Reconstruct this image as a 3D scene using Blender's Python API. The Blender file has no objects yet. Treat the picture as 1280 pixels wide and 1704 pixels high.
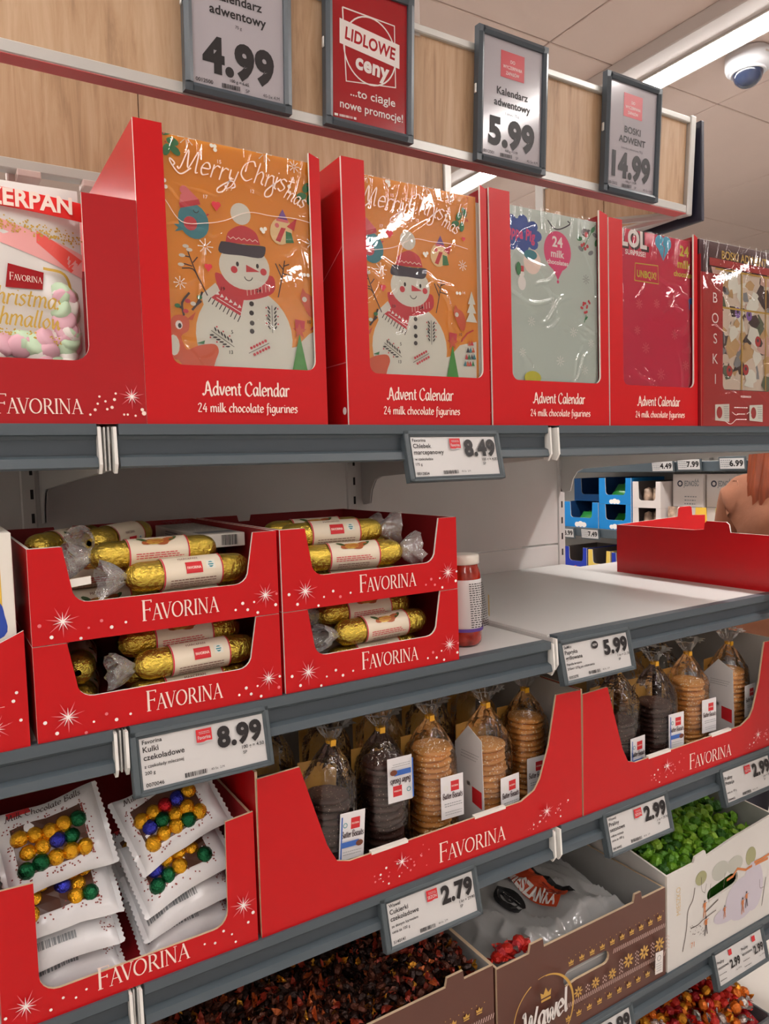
import bpy, math, random
from mathutils import Vector, Matrix, noise
from mathutils.geometry import tessellate_polygon
PI = math.pi
random.seed(7)
SC = bpy.context.scene
COL = SC.collection
# ------------------------------------------------------------------ camera
CR, CU, CF, FPX = Vector((.8524, -.522, -.0292)), Vector((.058, .0388, .9976)), Vector((.5196, .8521, -.0634)), 1234.06
CPOS = Vector((0, 0, 1.55))
cam_d = bpy.data.cameras.new('camera'); cam = bpy.data.objects.new('camera', cam_d); COL.objects.link(cam)
cam_d.sensor_fit = 'HORIZONTAL'; cam_d.sensor_width = 36; cam_d.lens = 36 * FPX / 1280
cam_d.clip_start = .02
M3 = Matrix((CR, CU, -CF)).transposed().to_4x4(); M3.translation = CPOS
cam.matrix_world = M3
SC.camera = cam
# a pixel of the 1280x1704 photograph gives a direction; a known plane gives the distance
def ray(x, y): return CF * FPX + CR * (x - 640) - CU * (y - 852)
def PY(x, y, Y=1.0): d = ray(x, y); return CPOS + d * (Y / d.y)
def PX(x, y, X): d = ray(x, y); return CPOS + d * (X / d.x)
def PZ(x, y, Z): d = ray(x, y); return CPOS + d * ((Z - 1.55) / d.z)
# ------------------------------------------------------------------ world and exposure
w = bpy.data.worlds.new('store_ambient'); SC.world = w; w.use_nodes = True
w.node_tree.nodes['Background'].inputs[0].default_value = (1, .96, .94, 1)
w.node_tree.nodes['Background'].inputs[1].default_value = .35
SC.view_settings.view_transform = 'Standard'; SC.view_settings.look = 'None'
SC.view_settings.exposure = 0.0; SC.view_settings.gamma = 1.0; SC.view_settings.use_curve_mapping = False
LAMP = 39.0            # radiance of the luminous tubes
# ------------------------------------------------------------------ materials
def lin(c): c /= 255; return c / 12.92 if c <= .04045 else ((c + .055) / 1.055) ** 2.4
def rgb(c): return (lin(c[0]), lin(c[1]), lin(c[2]), 1)
MATS = {}
def mat(name, c, rough=.55, metal=0, spec=.5, var=0, vscale=30, bump=0, bscale=60, emit=0, coat=0, trans=0, alpha=1, stretch=None):
    if name in MATS: return MATS[name]
    m = bpy.data.materials.new(name); m.use_nodes = True; nt = m.node_tree; b = nt.nodes['Principled BSDF']
    b.inputs['Base Color'].default_value = rgb(c); b.inputs['Roughness'].default_value = rough
    b.inputs['Metallic'].default_value = metal; b.inputs['Specular IOR Level'].default_value = spec
    b.inputs['Coat Weight'].default_value = coat; b.inputs['Coat Roughness'].default_value = .12
    b.inputs['Transmission Weight'].default_value = trans; b.inputs['Alpha'].default_value = alpha
    if emit:
        b.inputs['Emission Color'].default_value = rgb(c); b.inputs['Emission Strength'].default_value = emit
    tc = None
    if var or bump:
        tc = nt.nodes.new('ShaderNodeTexCoord'); mp = nt.nodes.new('ShaderNodeMapping')
        nt.links.new(tc.outputs['Object'], mp.inputs[0])
        if stretch: mp.inputs['Scale'].default_value = stretch
    if var:
        n = nt.nodes.new('ShaderNodeTexNoise'); n.inputs['Scale'].default_value = vscale; n.inputs['Detail'].default_value = 5
        r = nt.nodes.new('ShaderNodeValToRGB'); a = rgb(c)
        r.color_ramp.elements[0].position = .3; r.color_ramp.elements[1].position = .7
        r.color_ramp.elements[0].color = tuple(max(0, v * (1 - var)) for v in a[:3]) + (1,)
        r.color_ramp.elements[1].color = tuple(min(1, v * (1 + var)) for v in a[:3]) + (1,)
        nt.links.new(mp.outputs[0], n.inputs['Vector']); nt.links.new(n.outputs[0], r.inputs[0]); nt.links.new(r.outputs[0], b.inputs['Base Color'])
    if bump:
        n2 = nt.nodes.new('ShaderNodeTexNoise'); n2.inputs['Scale'].default_value = bscale; n2.inputs['Detail'].default_value = 4
        bp = nt.nodes.new('ShaderNodeBump'); bp.inputs['Strength'].default_value = bump; bp.inputs['Distance'].default_value = .004
        nt.links.new(mp.outputs[0], n2.inputs['Vector']); nt.links.new(n2.outputs[0], bp.inputs['Height']); nt.links.new(bp.outputs[0], b.inputs['Normal'])
    MATS[name] = m; return m
def film(name, tint=(255, 255, 255), base=.05, rough=.06, haze=0, bump=.5, bscale=25, k=.5):
    """clear packaging film: mostly lets light through, mirrors a little, more at grazing angles"""
    if name in MATS: return MATS[name]
    m = bpy.data.materials.new(name); m.use_nodes = True; nt = m.node_tree
    for n in list(nt.nodes): nt.nodes.remove(n)
    N = nt.nodes.new; out = N('ShaderNodeOutputMaterial'); tr = N('ShaderNodeBsdfTransparent'); gl = N('ShaderNodeBsdfGlossy'); mx = N('ShaderNodeMixShader')
    tr.inputs[0].default_value = rgb(tint); gl.inputs['Roughness'].default_value = rough; gl.inputs[0].default_value = (1, 1, 1, 1)
    fr = N('ShaderNodeFresnel'); fr.inputs[0].default_value = 1.45
    ma = N('ShaderNodeMath'); ma.operation = 'MULTIPLY_ADD'; ma.inputs[1].default_value = k; ma.inputs[2].default_value = base
    ma.use_clamp = True
    tc = N('ShaderNodeTexCoord'); nz = N('ShaderNodeTexNoise'); nz.inputs['Scale'].default_value = bscale; nz.inputs['Detail'].default_value = 3
    bp = N('ShaderNodeBump'); bp.inputs['Strength'].default_value = bump; bp.inputs['Distance'].default_value = .01
    L = nt.links.new
    L(tc.outputs['Object'], nz.inputs['Vector']); L(nz.outputs[0], bp.inputs['Height']); L(bp.outputs[0], gl.inputs['Normal']); L(bp.outputs[0], fr.inputs['Normal'])
    L(fr.outputs[0], ma.inputs[0]); L(ma.outputs[0], mx.inputs[0]); L(tr.outputs[0], mx.inputs[1]); L(gl.outputs[0], mx.inputs[2])
    if haze:
        df = N('ShaderNodeBsdfDiffuse'); df.inputs[0].default_value = rgb((235, 235, 235)); m2 = N('ShaderNodeMixShader'); m2.inputs[0].default_value = haze
        L(mx.outputs[0], m2.inputs[1]); L(df.outputs[0], m2.inputs[2]); L(m2.outputs[0], out.inputs[0])
    else: L(mx.outputs[0], out.inputs[0])
    MATS[name] = m; return m
def wood(name, a, b_, c_):
    m = bpy.data.materials.new(name); m.use_nodes = True; nt = m.node_tree; b = nt.nodes['Principled BSDF']; N = nt.nodes.new; L = nt.links.new
    tc = N('ShaderNodeTexCoord'); mp = N('ShaderNodeMapping'); mp.inputs['Scale'].default_value = (1, 1, .07); L(tc.outputs['Object'], mp.inputs[0])
    n = N('ShaderNodeTexNoise'); n.inputs['Scale'].default_value = 55; n.inputs['Detail'].default_value = 7; n.inputs['Roughness'].default_value = .65; n.inputs['Distortion'].default_value = .6
    n2 = N('ShaderNodeTexNoise'); n2.inputs['Scale'].default_value = 7; n2.inputs['Detail'].default_value = 2
    L(mp.outputs[0], n.inputs['Vector']); L(mp.outputs[0], n2.inputs['Vector'])
    mx = N('ShaderNodeMath'); mx.operation = 'MULTIPLY_ADD'; mx.inputs[1].default_value = .6; L(n.outputs[0], mx.inputs[0])
    m3 = N('ShaderNodeMath'); m3.operation = 'MULTIPLY'; m3.inputs[1].default_value = .4; L(n2.outputs[0], m3.inputs[0]); L(m3.outputs[0], mx.inputs[2])
    r = N('ShaderNodeValToRGB'); e = r.color_ramp.elements; e[0].position = .33; e[0].color = rgb(a); e[1].position = .62; e[1].color = rgb(c_)
    k = e.new(.47); k.color = rgb(b_)
    L(mx.outputs[0], r.inputs[0]); L(r.outputs[0], b.inputs['Base Color'])
    bp = N('ShaderNodeBump'); bp.inputs['Strength'].default_value = .12; bp.inputs['Distance'].default_value = .002; L(n.outputs[0], bp.inputs['Height']); L(bp.outputs[0], b.inputs['Normal'])
    b.inputs['Roughness'].default_value = .5; MATS[name] = m; return m
def speckle(name, base, dot, scale, thr, rough=.6, bump=.3):
    m = bpy.data.materials.new(name); m.use_nodes = True; nt = m.node_tree; b = nt.nodes['Principled BSDF']; N = nt.nodes.new; L = nt.links.new
    tc = N('ShaderNodeTexCoord'); v = N('ShaderNodeTexVoronoi'); v.inputs['Scale'].default_value = scale; L(tc.outputs['Object'], v.inputs['Vector'])
    r = N('ShaderNodeValToRGB'); r.color_ramp.elements[0].position = thr; r.color_ramp.elements[0].color = rgb(dot); r.color_ramp.elements[1].position = thr + .06; r.color_ramp.elements[1].color = rgb(base)
    L(v.outputs['Distance'], r.inputs[0]); L(r.outputs[0], b.inputs['Base Color']); b.inputs['Roughness'].default_value = rough
    bp = N('ShaderNodeBump'); bp.inputs['Strength'].default_value = bump; bp.inputs['Distance'].default_value = .002; bp.invert = True
    L(v.outputs['Distance'], bp.inputs['Height']); L(bp.outputs[0], b.inputs['Normal']); MATS[name] = m; return m
RED = mat('red_print_card', (194, 8, 18), .42, spec=.3, coat=.05, bump=.05, bscale=9)
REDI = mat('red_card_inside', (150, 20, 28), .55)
REDD = mat('deep_red_card', (170, 14, 24), .4, spec=.35, coat=.06, bump=.05, bscale=9)
EDGE = mat('cut_card_edge', (205, 180, 150), .8)
EDGEW = mat('white_card_edge', (235, 230, 222), .8)
GREYC = mat('grey_card_inside', (176, 172, 166), .75, var=.05, vscale=8)
RAIL = mat('slate_grey_rail', (76, 87, 94), .45, bump=.03, bscale=14)
RAILD = mat('slate_channel', (60, 70, 78), .5)
METAL = mat('pale_painted_metal', (206, 205, 202), .4, var=.02, vscale=5)
METALW = mat('white_painted_metal', (236, 235, 230), .35)
WHITE = mat('white_print', (244, 240, 236), .5)
CREAM = mat('cream_print', (247, 226, 214), .5)
BLACK = mat('black_print', (26, 22, 24), .5)
INK = mat('screen_paper_grey', (206, 205, 204), .35, coat=.2)
PAPER = mat('sign_sheet_grey', (176, 172, 178), .13, spec=.6)
TAGR = mat('tag_red', (205, 36, 44), .5)
HOUSE = mat('tag_housing_grey', (78, 88, 93), .5)
DARK = mat('near_black', (18, 18, 20), .6)
# ------------------------------------------------------------------ object helpers
def link(o, parent=None):
    COL.objects.link(o)
    if parent is not None: o.parent = parent
    return o
def thing(name, label, cat, loc=(0, 0, 0), rot=(0, 0, 0), group=None):
    o = bpy.data.objects.new(name, None); o.empty_display_size = .02; link(o)
    o.location = loc; o.rotation_euler = rot; o['label'] = label; o['category'] = cat
    if group: o['group'] = group
    return o
def tag(o, label, cat, group=None):
    o['label'] = label; o['category'] = cat
    if group: o['group'] = group
    return o
def structure(o): o['kind'] = 'structure'; return o
class MB:
    """collects faces for one mesh"""
    def __init__(s): s.v = []; s.f = []; s.m = []; s.mats = []
    def mi(s, m):
        if m not in s.mats: s.mats.append(m)
        return s.mats.index(m)
    def face(s, pts, m):
        n = len(s.v); s.v += [tuple(p) for p in pts]; s.f.append(tuple(range(n, n + len(pts)))); s.m.append(s.mi(m))
    def grid(s, fn, nu, nv, m, cu=False, cv=False):
        n = len(s.v); a = nu if cu else nu + 1; b = nv if cv else nv + 1; k = s.mi(m)
        for j in range(b):
            for i in range(a): s.v.append(tuple(fn(i / nu, j / nv)))
        for j in range(nv):
            for i in range(nu):
                i2 = (i + 1) % a; j2 = (j + 1) % b
                s.f.append((n + j * a + i, n + j * a + i2, n + j2 * a + i2, n + j2 * a + i)); s.m.append(k)
        return s
    def box(s, x0, x1, y0, y1, z0, z1, m):
        n = len(s.v); k = s.mi(m)
        s.v += [(x, y, z) for z in (z0, z1) for y in (y0, y1) for x in (x0, x1)]
        for q in ((0, 2, 3, 1), (4, 5, 7, 6), (0, 1, 5, 4), (2, 6, 7, 3), (0, 4, 6, 2), (1, 3, 7, 5)): s.f.append(tuple(n + i for i in q)); s.m.append(k)
        return s
    def bevbox(s, x0, x1, y0, y1, z0, z1, m, r=.003):
        """box whose twelve edges are chamfered"""
        cx, cy, cz = (x0 + x1) / 2, (y0 + y1) / 2, (z0 + z1) / 2; hx, hy, hz = (x1 - x0) / 2, (y1 - y0) / 2, (z1 - z0) / 2
        P = {}; n = len(s.v); k = s.mi(m)
        for sx in (-1, 1):
            for sy in (-1, 1):
                for sz in (-1, 1):
                    for ax in range(3):
                        p = [sx * (hx - r), sy * (hy - r), sz * (hz - r)]; p[ax] = (sx * hx, sy * hy, sz * hz)[ax]
                        P[(sx, sy, sz, ax)] = len(s.v); s.v.append((cx + p[0], cy + p[1], cz + p[2]))
        F = []
        for sg in (-1, 1):
            F.append([P[(sg, a, b, 0)] for a, b in ((-1, -1), (1, -1), (1, 1), (-1, 1))]); F.append([P[(a, sg, b, 1)] for a, b in ((-1, -1), (1, -1), (1, 1), (-1, 1))]); F.append([P[(a, b, sg, 2)] for a, b in ((-1, -1), (1, -1), (1, 1), (-1, 1))])
        for a in (-1, 1):
            for b in (-1, 1):
                F.append([P[(-1, a, b, 1)], P[(1, a, b, 1)], P[(1, a, b, 2)], P[(-1, a, b, 2)]])
                F.append([P[(a, -1, b, 0)], P[(a, 1, b, 0)], P[(a, 1, b, 2)], P[(a, -1, b, 2)]])
                F.append([P[(a, b, -1, 0)], P[(a, b, 1, 0)], P[(a, b, 1, 1)], P[(a, b, -1, 1)]])
                for c in (-1, 1): F.append([P[(a, b, c, 0)], P[(a, b, c, 1)], P[(a, b, c, 2)]])
        for q in F: s.f.append(tuple(q)); s.m.append(k)
        return s
    def prism(s, outer, d0, d1, mf, me=None, mb=None, holes=(), ax='y'):
        """outline in a plane (x,z for ax='y'; y,z for 'x'; x,y for 'z') pushed from d0 to d1; mf front (d0) face, mb back face, me cut edge"""
        me = me or mf; mb = mb or mf
        def P(p, d): return (p[0], d, p[1]) if ax == 'y' else (d, p[0], p[1]) if ax == 'x' else (p[0], p[1], d)
        loops = [list(outer)] + [list(h) for h in holes]
        flat = [p for l in loops for p in l]; tris = tessellate_polygon([[Vector((p[0], p[1], 0)) for p in l] for l in loops])
        n = len(s.v); s.v += [P(p, d0) for p in flat] + [P(p, d1) for p in flat]; N = len(flat)
        for t in tris:
            s.f.append(tuple(n + i for i in t)); s.m.append(s.mi(mf)); s.f.append(tuple(n + N + i for i in reversed(t))); s.m.append(s.mi(mb))
        o = 0
        for l in loops:
            for i in range(len(l)):
                a, b = o + i, o + (i + 1) % len(l); s.f.append((n + a, n + b, n + N + b, n + N + a)); s.m.append(s.mi(me))
            o += len(l)
        return s
    def lathe(s, prof, seg, m, c=(0, 0, 0), ax='z', sq=1, wob=None):
        def fn(u, v):
            i = min(int(round(v * (len(prof) - 1))), len(prof) - 1); r, h = prof[i]; a = u * 2 * PI
            if wob: r *= wob(a, h)
            p = (r * math.cos(a), r * math.sin(a) * sq, h)
            if ax == 'x': p = (h, p[0], p[1])
            if ax == 'y': p = (p[0], h, p[1])
            return (c[0] + p[0], c[1] + p[1], c[2] + p[2])
        return s.grid(fn, seg, len(prof) - 1, m, cu=True)
    def tube(s, pts, r, m, seg=8):
        pts = [Vector(p) for p in pts]; rr = r if isinstance(r, (list, tuple)) else [r] * len(pts)
        def fr(i):
            t = (pts[min(i + 1, len(pts) - 1)] - pts[max(i - 1, 0)]).normalized(); a = t.cross(Vector((0, 0, 1)))
            if a.length < 1e-3: a = t.cross(Vector((1, 0, 0)))
            a.normalize(); return a, t.cross(a)
        def fn(u, v):
            i = min(int(round(v * (len(pts) - 1))), len(pts) - 1); a, b = fr(i); q = u * 2 * PI
            return pts[i] + a * (rr[i] * math.cos(q)) + b * (rr[i] * math.sin(q))
        s.grid(fn, seg, len(pts) - 1, m, cu=True); return s
    def tf(s, M, start=0):
        s.v = s.v[:start] + [tuple(M @ Vector(p)) for p in s.v[start:]]; return s
    def mesh(s, name, smooth=False):
        me = bpy.data.meshes.new(name); me.from_pydata(s.v, [], s.f)
        for m in s.mats: me.materials.append(m)
        me.polygons.foreach_set('material_index', s.m)
        if smooth: me.polygons.foreach_set('use_smooth', [True] * len(s.f))
        me.update(); return me
    def part(s, name, parent=None, smooth=False, label=None):
        o = bpy.data.objects.new(name, s.mesh(name, smooth)); link(o, parent)
        if label: o['label'] = label
        return o
def inst(name, me, parent=None, loc=(0, 0, 0), rot=(0, 0, 0), scale=(1, 1, 1)):
    o = bpy.data.objects.new(name, me); link(o, parent); o.location = loc; o.rotation_euler = rot; o.scale = scale; return o
def copy_tree(o, parent=None):
    c = o.copy(); COL.objects.link(c); c.parent = parent
    for ch in list(o.children): copy_tree(ch, c)
    return c
from mathutils.bvhtree import BVHTree
def wmat(o): return (wmat(o.parent) if o.parent else Matrix()) @ o.matrix_basis
def solid(objs, shift=None):
    v, f = [], []
    for o in objs:
        M = wmat(o); n = len(v); v += [M @ q.co for q in o.data.vertices]; f += [tuple(n + i for i in p.vertices) for p in o.data.polygons]
    return v, f
def tree(v, f, dz=0): return BVHTree.FromPolygons([(p[0], p[1], p[2] + dz) for p in v], f)
def obstacles(t): return [tree(*solid([c for c in t.children if c.type == 'MESH' and ('panel' in c.name or 'flap' in c.name)]))]
def settle(t, parts, obs, z0, top=9, step=.001):
    """lift a thing from z0 until it just clears what it lies on; then it counts as something to lie on"""
    t.location.z = z0; v, f = solid([c for c in t.children if c.name.split('.')[0] in parts]); dz = 0
    while dz < .25:
        b = tree(v, f, dz)
        if not any(b.overlap(o) for o in obs): break
        dz += step
    t.location.z = z0 + dz; obs.append(tree(v, f, dz)); return t
# ------------------------------------------------------------------ flat print
_TX = {}
def glyphs(s, bold=0.0):
    k = (s, bold)
    if k not in _TX:
        c = bpy.data.curves.new('t', 'FONT'); c.body = s; c.resolution_u = 4; c.offset = bold; c.space_character = 1 + bold * 1.6; c.fill_mode = 'FRONT'
        ob = bpy.data.objects.new('t', c); me = bpy.data.meshes.new_from_object(ob)
        vs = [(v.co.x, v.co.y) for v in me.vertices]; fs = [tuple(p.vertices) for p in me.polygons]
        bpy.data.objects.remove(ob); bpy.data.curves.remove(c); bpy.data.meshes.remove(me)
        x0 = min((p[0] for p in vs), default=0); x1 = max((p[0] for p in vs), default=1)
        _TX[k] = (vs, fs, x0, x1)
    return _TX[k]
def crom(pts, n=6, closed=False):
    """smooth curve through points"""
    P = [Vector((p[0], p[1], 0)) for p in pts]; out = []; N = len(P)
    if N < 3 and not closed: return [tuple(p[:2]) for p in P]
    for i in range(N if closed else N - 1):
        p1, p2 = P[i], P[(i + 1) % N]; p0 = P[i - 1] if (i or closed) else p1 * 2 - p2; p3 = P[(i + 2) % N] if (i + 2 < N or closed) else p2 * 2 - p1
        for k in range(n):
            t = k / n; q = .5 * ((2 * p1) + (p2 - p0) * t + (2 * p0 - 5 * p1 + 4 * p2 - p3) * t * t + (3 * p1 - p0 - 3 * p2 + p3) * t ** 3); out.append((q.x, q.y))
    if not closed: out.append((P[-1].x, P[-1].y))
    return out
# hand-lettered single-stroke alphabet (x height .5, capitals .78)
HAND = {
 'a': (.44, [[(.34, .44), (.2, .5), (.05, .32), (.1, .06), (.22, .03), (.33, .3)], [(.35, .5), (.34, .1), (.43, .03)]]),
 'b': (.42, [[(.08, .82), (.07, .05)], [(.07, .35), (.22, .5), (.36, .3), (.25, .03), (.08, .08)]]),
 'c': (.36, [[(.32, .42), (.18, .5), (.04, .26), (.14, .02), (.34, .1)]]),
 'd': (.46, [[(.34, .42), (.2, .5), (.05, .3), (.1, .05), (.24, .04), (.34, .3)], [(.36, .82), (.35, .1), (.44, .03)]]),
 'e': (.4, [[(.06, .26), (.34, .3), (.26, .48), (.12, .46), (.04, .24), (.14, .02), (.36, .1)]]),
 'f': (.3, [[(.3, .78), (.18, .8), (.13, .55), (.12, -.12), (.02, -.2)], [(.02, .46), (.28, .48)]]),
 'g': (.44, [[(.34, .44), (.2, .5), (.05, .3), (.12, .06), (.24, .08), (.34, .3)], [(.36, .5), (.34, -.1), (.18, -.24), (.05, -.14)]]),
 'h': (.44, [[(.08, .82), (.07, 0)], [(.07, .3), (.22, .5), (.33, .38), (.33, .1), (.42, .02)]]),
 'i': (.2, [[(.09, .5), (.09, .1), (.17, .02)], [(.09, .64), (.1, .68)]]),
 'k': (.42, [[(.08, .82), (.07, 0)], [(.34, .5), (.1, .24)], [(.14, .28), (.3, .05), (.42, .03)]]),
 'l': (.2, [[(.09, .82), (.08, .12), (.17, .02)]]),
 'm': (.66, [[(.07, .5), (.07, 0)], [(.07, .32), (.2, .5), (.31, .4), (.31, 0)], [(.31, .32), (.44, .5), (.55, .38), (.55, .1), (.63, .02)]]),
 'n': (.46, [[(.07, .5), (.07, 0)], [(.07, .32), (.22, .5), (.34, .38), (.34, .1), (.43, .02)]]),
 'o': (.42, [[(.2, .5), (.05, .27), (.2, .02), (.36, .25), (.2, .5)]]),
 'r': (.34, [[(.07, .5), (.07, 0)], [(.07, .3), (.18, .48), (.32, .46)]]),
 's': (.34, [[(.3, .44), (.16, .5), (.07, .38), (.28, .18), (.16, .01), (.03, .08)]]),
 't': (.3, [[(.14, .7), (.12, .12), (.24, .03)], [(.02, .48), (.27, .5)]]),
 'u': (.46, [[(.07, .5), (.07, .12), (.2, .02), (.34, .25)], [(.35, .5), (.35, .1), (.44, .02)]]),
 'v': (.4, [[(.04, .5), (.17, .02), (.36, .52)]]),
 'w': (.58, [[(.04, .5), (.15, .02), (.28, .44), (.4, .02), (.55, .52)]]),
 'y': (.42, [[(.06, .5), (.1, .16), (.26, .18)], [(.36, .5), (.28, -.06), (.1, -.24), (.02, -.14)]]),
 'z': (.4, [[(.05, .48), (.34, .48), (.05, .02), (.36, .03)]]),
 'A': (.62, [[(-.06, .1), (.02, .0), (.14, .16), (.3, .78), (.52, 0), (.6, .04)], [(.12, .26), (.46, .28)]]),
 'B': (.56, [[(.12, .76), (.1, 0)], [(.02, .68), (.3, .8), (.44, .6), (.12, .42), (.46, .3), (.36, .02), (.06, .03)]]),
 'C': (.56, [[(.5, .62), (.36, .79), (.1, .6), (.06, .2), (.3, -.01), (.52, .14)]]),
 'M': (.8, [[(-.04, .06), (.08, .04), (.18, .76), (.36, .1), (.56, .78), (.66, .06), (.76, .03)]]),
 'W': (.8, [[(0, .68), (.1, .76), (.2, .02), (.42, .6), (.5, .02), (.76, .78)]]),
 '2': (.44, [[(.06, .6), (.2, .76), (.34, .6), (.06, .04)], [(.06, .04), (.38, .04)]]),
 '4': (.46, [[(.3, .76), (.04, .26)], [(.04, .26), (.42, .26)], [(.32, .5), (.3, 0)]]),
 ' ': (.24, []),
}
class Print:
    """flat ink on a face of a thing: origin o, axes u (right) and v (up); pieces of one colour become one mesh part"""
    def __init__(s, parent, o, u, v, lift=.0005, fn=None, step=.00008, clip=None):
        s.clip = clip; s.p = parent; s.o = Vector(o); s.u = Vector(u).normalized(); s.w = Vector(v).normalized(); s.n = s.u.cross(s.w); s.k = lift; s.b = {}; s.fn = fn; s.step = step
    def P(s, x, y):
        if s.clip: x = min(max(x, s.clip[0]), s.clip[2]); y = min(max(y, s.clip[1]), s.clip[3])
        if s.fn: return s.fn(x, y, s.k)
        return s.o + s.u * x + s.w * y + s.n * s.k
    def mb(s, m, name):
        if (m, name) not in s.b: s.b[(m, name)] = MB()
        return s.b[(m, name)]
    def poly(s, pts, m, name='print'):
        s.k += s.step; b = s.mb(m, name); n = len(b.v); b.v += [tuple(s.P(*p)) for p in pts]; k = b.mi(m)
        for t in tessellate_polygon([[Vector((p[0], p[1], 0)) for p in pts]]): b.f.append(tuple(n + i for i in t)); b.m.append(k)
    def rect(s, x0, y0, x1, y1, m, name='print'): s.poly([(x0, y0), (x1, y0), (x1, y1), (x0, y1)], m, name)
    def disc(s, x, y, r, m, ry=None, n=14, name='print', rot=0):
        ry = ry or r; c, q = math.cos(rot), math.sin(rot)
        s.poly([(x + r * math.cos(a) * c - ry * math.sin(a) * q, y + r * math.cos(a) * q + ry * math.sin(a) * c) for a in [2 * PI * i / n for i in range(n)]], m, name)
    def line(s, pts, wd, m, name='print', nib=None, w2=None):
        """ribbon along a polyline; nib = pen angle for thick and thin strokes"""
        s.k += s.step; b = s.mb(m, name); k = b.mi(m); P = [Vector((p[0], p[1])) for p in pts]; n = len(b.v)
        for i, p in enumerate(P):
            d = P[min(i + 1, len(P) - 1)] - P[max(i - 1, 0)]
            if d.length < 1e-9: d = Vector((1, 0))
            d.normalize(); h = wd / 2
            if nib is not None: h *= .35 + .65 * abs(math.sin(math.atan2(d.y, d.x) - nib))
            if w2 is not None: h *= 1 + (w2 / wd - 1) * i / (len(P) - 1)
            o = Vector((-d.y, d.x)) * h; b.v.append(tuple(s.P(*(p + o)))); b.v.append(tuple(s.P(*(p - o))))
        for i in range(len(P) - 1): b.f.append((n + 2 * i, n + 2 * i + 1, n + 2 * i + 3, n + 2 * i + 2)); b.m.append(k)
    def ring(s, x, y, r0, r1, m, n=24, ry=1, name='print', a0=0, a1=2 * PI):
        s.line([(x + (r0 + r1) / 2 * math.cos(a0 + (a1 - a0) * i / n), y + ry * (r0 + r1) / 2 * math.sin(a0 + (a1 - a0) * i / n)) for i in range(n + 1)], r1 - r0, m, name)
    def text(s, t, x, y, h, m, align='l', bold=0.0, wd=None, rot=0, name='lettering', shear=0):
        vs, fs, x0, x1 = glyphs(t, bold); k = h / .682; kx = k
        if wd: kx = wd / (x1 - x0)
        off = {'l': -x0, 'c': -(x0 + x1) / 2, 'r': -x1}[align]; c, q = math.cos(rot), math.sin(rot)
        s.k += s.step; b = s.mb(m, name); n = len(b.v); mi = b.mi(m)
        for (vx, vy) in vs:
            X, Y = (vx + off) * kx + shear * vy * k, vy * k; b.v.append(tuple(s.P(x + X * c - Y * q, y + X * q + Y * c)))
        for f in fs: b.f.append(tuple(n + i for i in f)); b.m.append(mi)
    def hand(s, t, x, y, h, m, wd=None, pen=.075, align='c', rot=0, nib=.6, slant=0, name='lettering', n=4):
        tw = sum(HAND[c][0] for c in t); k = h / .78; kx = wd / tw if wd else k; X = {'l': 0, 'c': -tw / 2, 'r': -tw}[align]; c_, q = math.cos(rot), math.sin(rot)
        for ch in t:
            for st in HAND[ch][1]:
                pts = []
                for (a, b) in crom(st, n):
                    px, py = (X + a) * kx + slant * b * k, b * k; pts.append((x + px * c_ - py * q, y + px * q + py * c_))
                s.line(pts, pen * k, m, name, nib)
            X += HAND[ch][0]
    def favorina(s, x, y, h, m, wd=None, rot=0):
        """the brand lettering: high-contrast roman capitals, first one taller"""
        T, t, sf = .105, .04, .045
        def F(S): S += [((.12, 0), (.12, 1), T), ((.12, .97), (.52, .97), t), ((.12, .52), (.44, .52), t), ((.02, .015), (.24, .015), sf * .8), ((.02, .985), (.16, .985), sf * .8), ((.51, .99), (.51, .86), sf), ((.43, .6), (.43, .44), sf)]; return .56
        def A(S): S += [((.06, 0), (.34, .98), t), ((.32, 1), (.62, 0), T), ((.16, .36), (.5, .36), t), ((-.03, .015), (.16, .015), sf * .8), ((.5, .015), (.72, .015), sf * .8)]; return .68
        def V(S): S += [((.05, 1), (.34, .02), T), ((.34, 0), (.6, .98), t), ((-.06, .985), (.16, .985), sf * .8), ((.5, .985), (.7, .985), sf * .8)]; return .66
        def I(S): S += [((.12, 0), (.12, 1), T), ((.02, .015), (.22, .015), sf * .8), ((.02, .985), (.22, .985), sf * .8)]; return .26
        def N(S): S += [((.1, 0), (.1, 1), t), ((.08, .98), (.62, .02), T), ((.62, 0), (.62, 1), t), ((.0, .015), (.2, .015), sf * .8), ((.52, .985), (.72, .985), sf * .8), ((-.02, .985), (.1, .985), sf * .8)]; return .76
        def R(S): S += [((.12, 0), (.12, 1), T), ((.32, .48), (.62, 0), T), ((.02, .015), (.24, .015), sf * .8), ((.02, .985), (.14, .985), sf * .8), ('arc', .26, .74, .22, .24, -1.62, 1.62), ((.1, .975), (.3, .975), t), ((.1, .5), (.3, .5), t), ((.58, .015), (.7, .015), sf * .8)]; return .68
        def O(S): S += [('arc', .38, .5, .34, .47, 0, 2 * PI)]; return .8
        X = 0; items = []
        for i, fn in enumerate((F, A, V, O, R, I, N, A)):
            S = []; a = fn(S); sc = 1.28 if i == 0 else 1; items.append((X, sc, S)); X += a * sc - (.06 if i in (0, 1) else 0) + .03
        k = h / 1.28; kx = wd / X if wd else k; c, q = math.cos(rot), math.sin(rot)
        def Q(X0, sc, a, b): a = (X0 + a * sc) * kx; b = b * sc * k; return (x + a * c - b * q, y + a * q + b * c)
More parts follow.
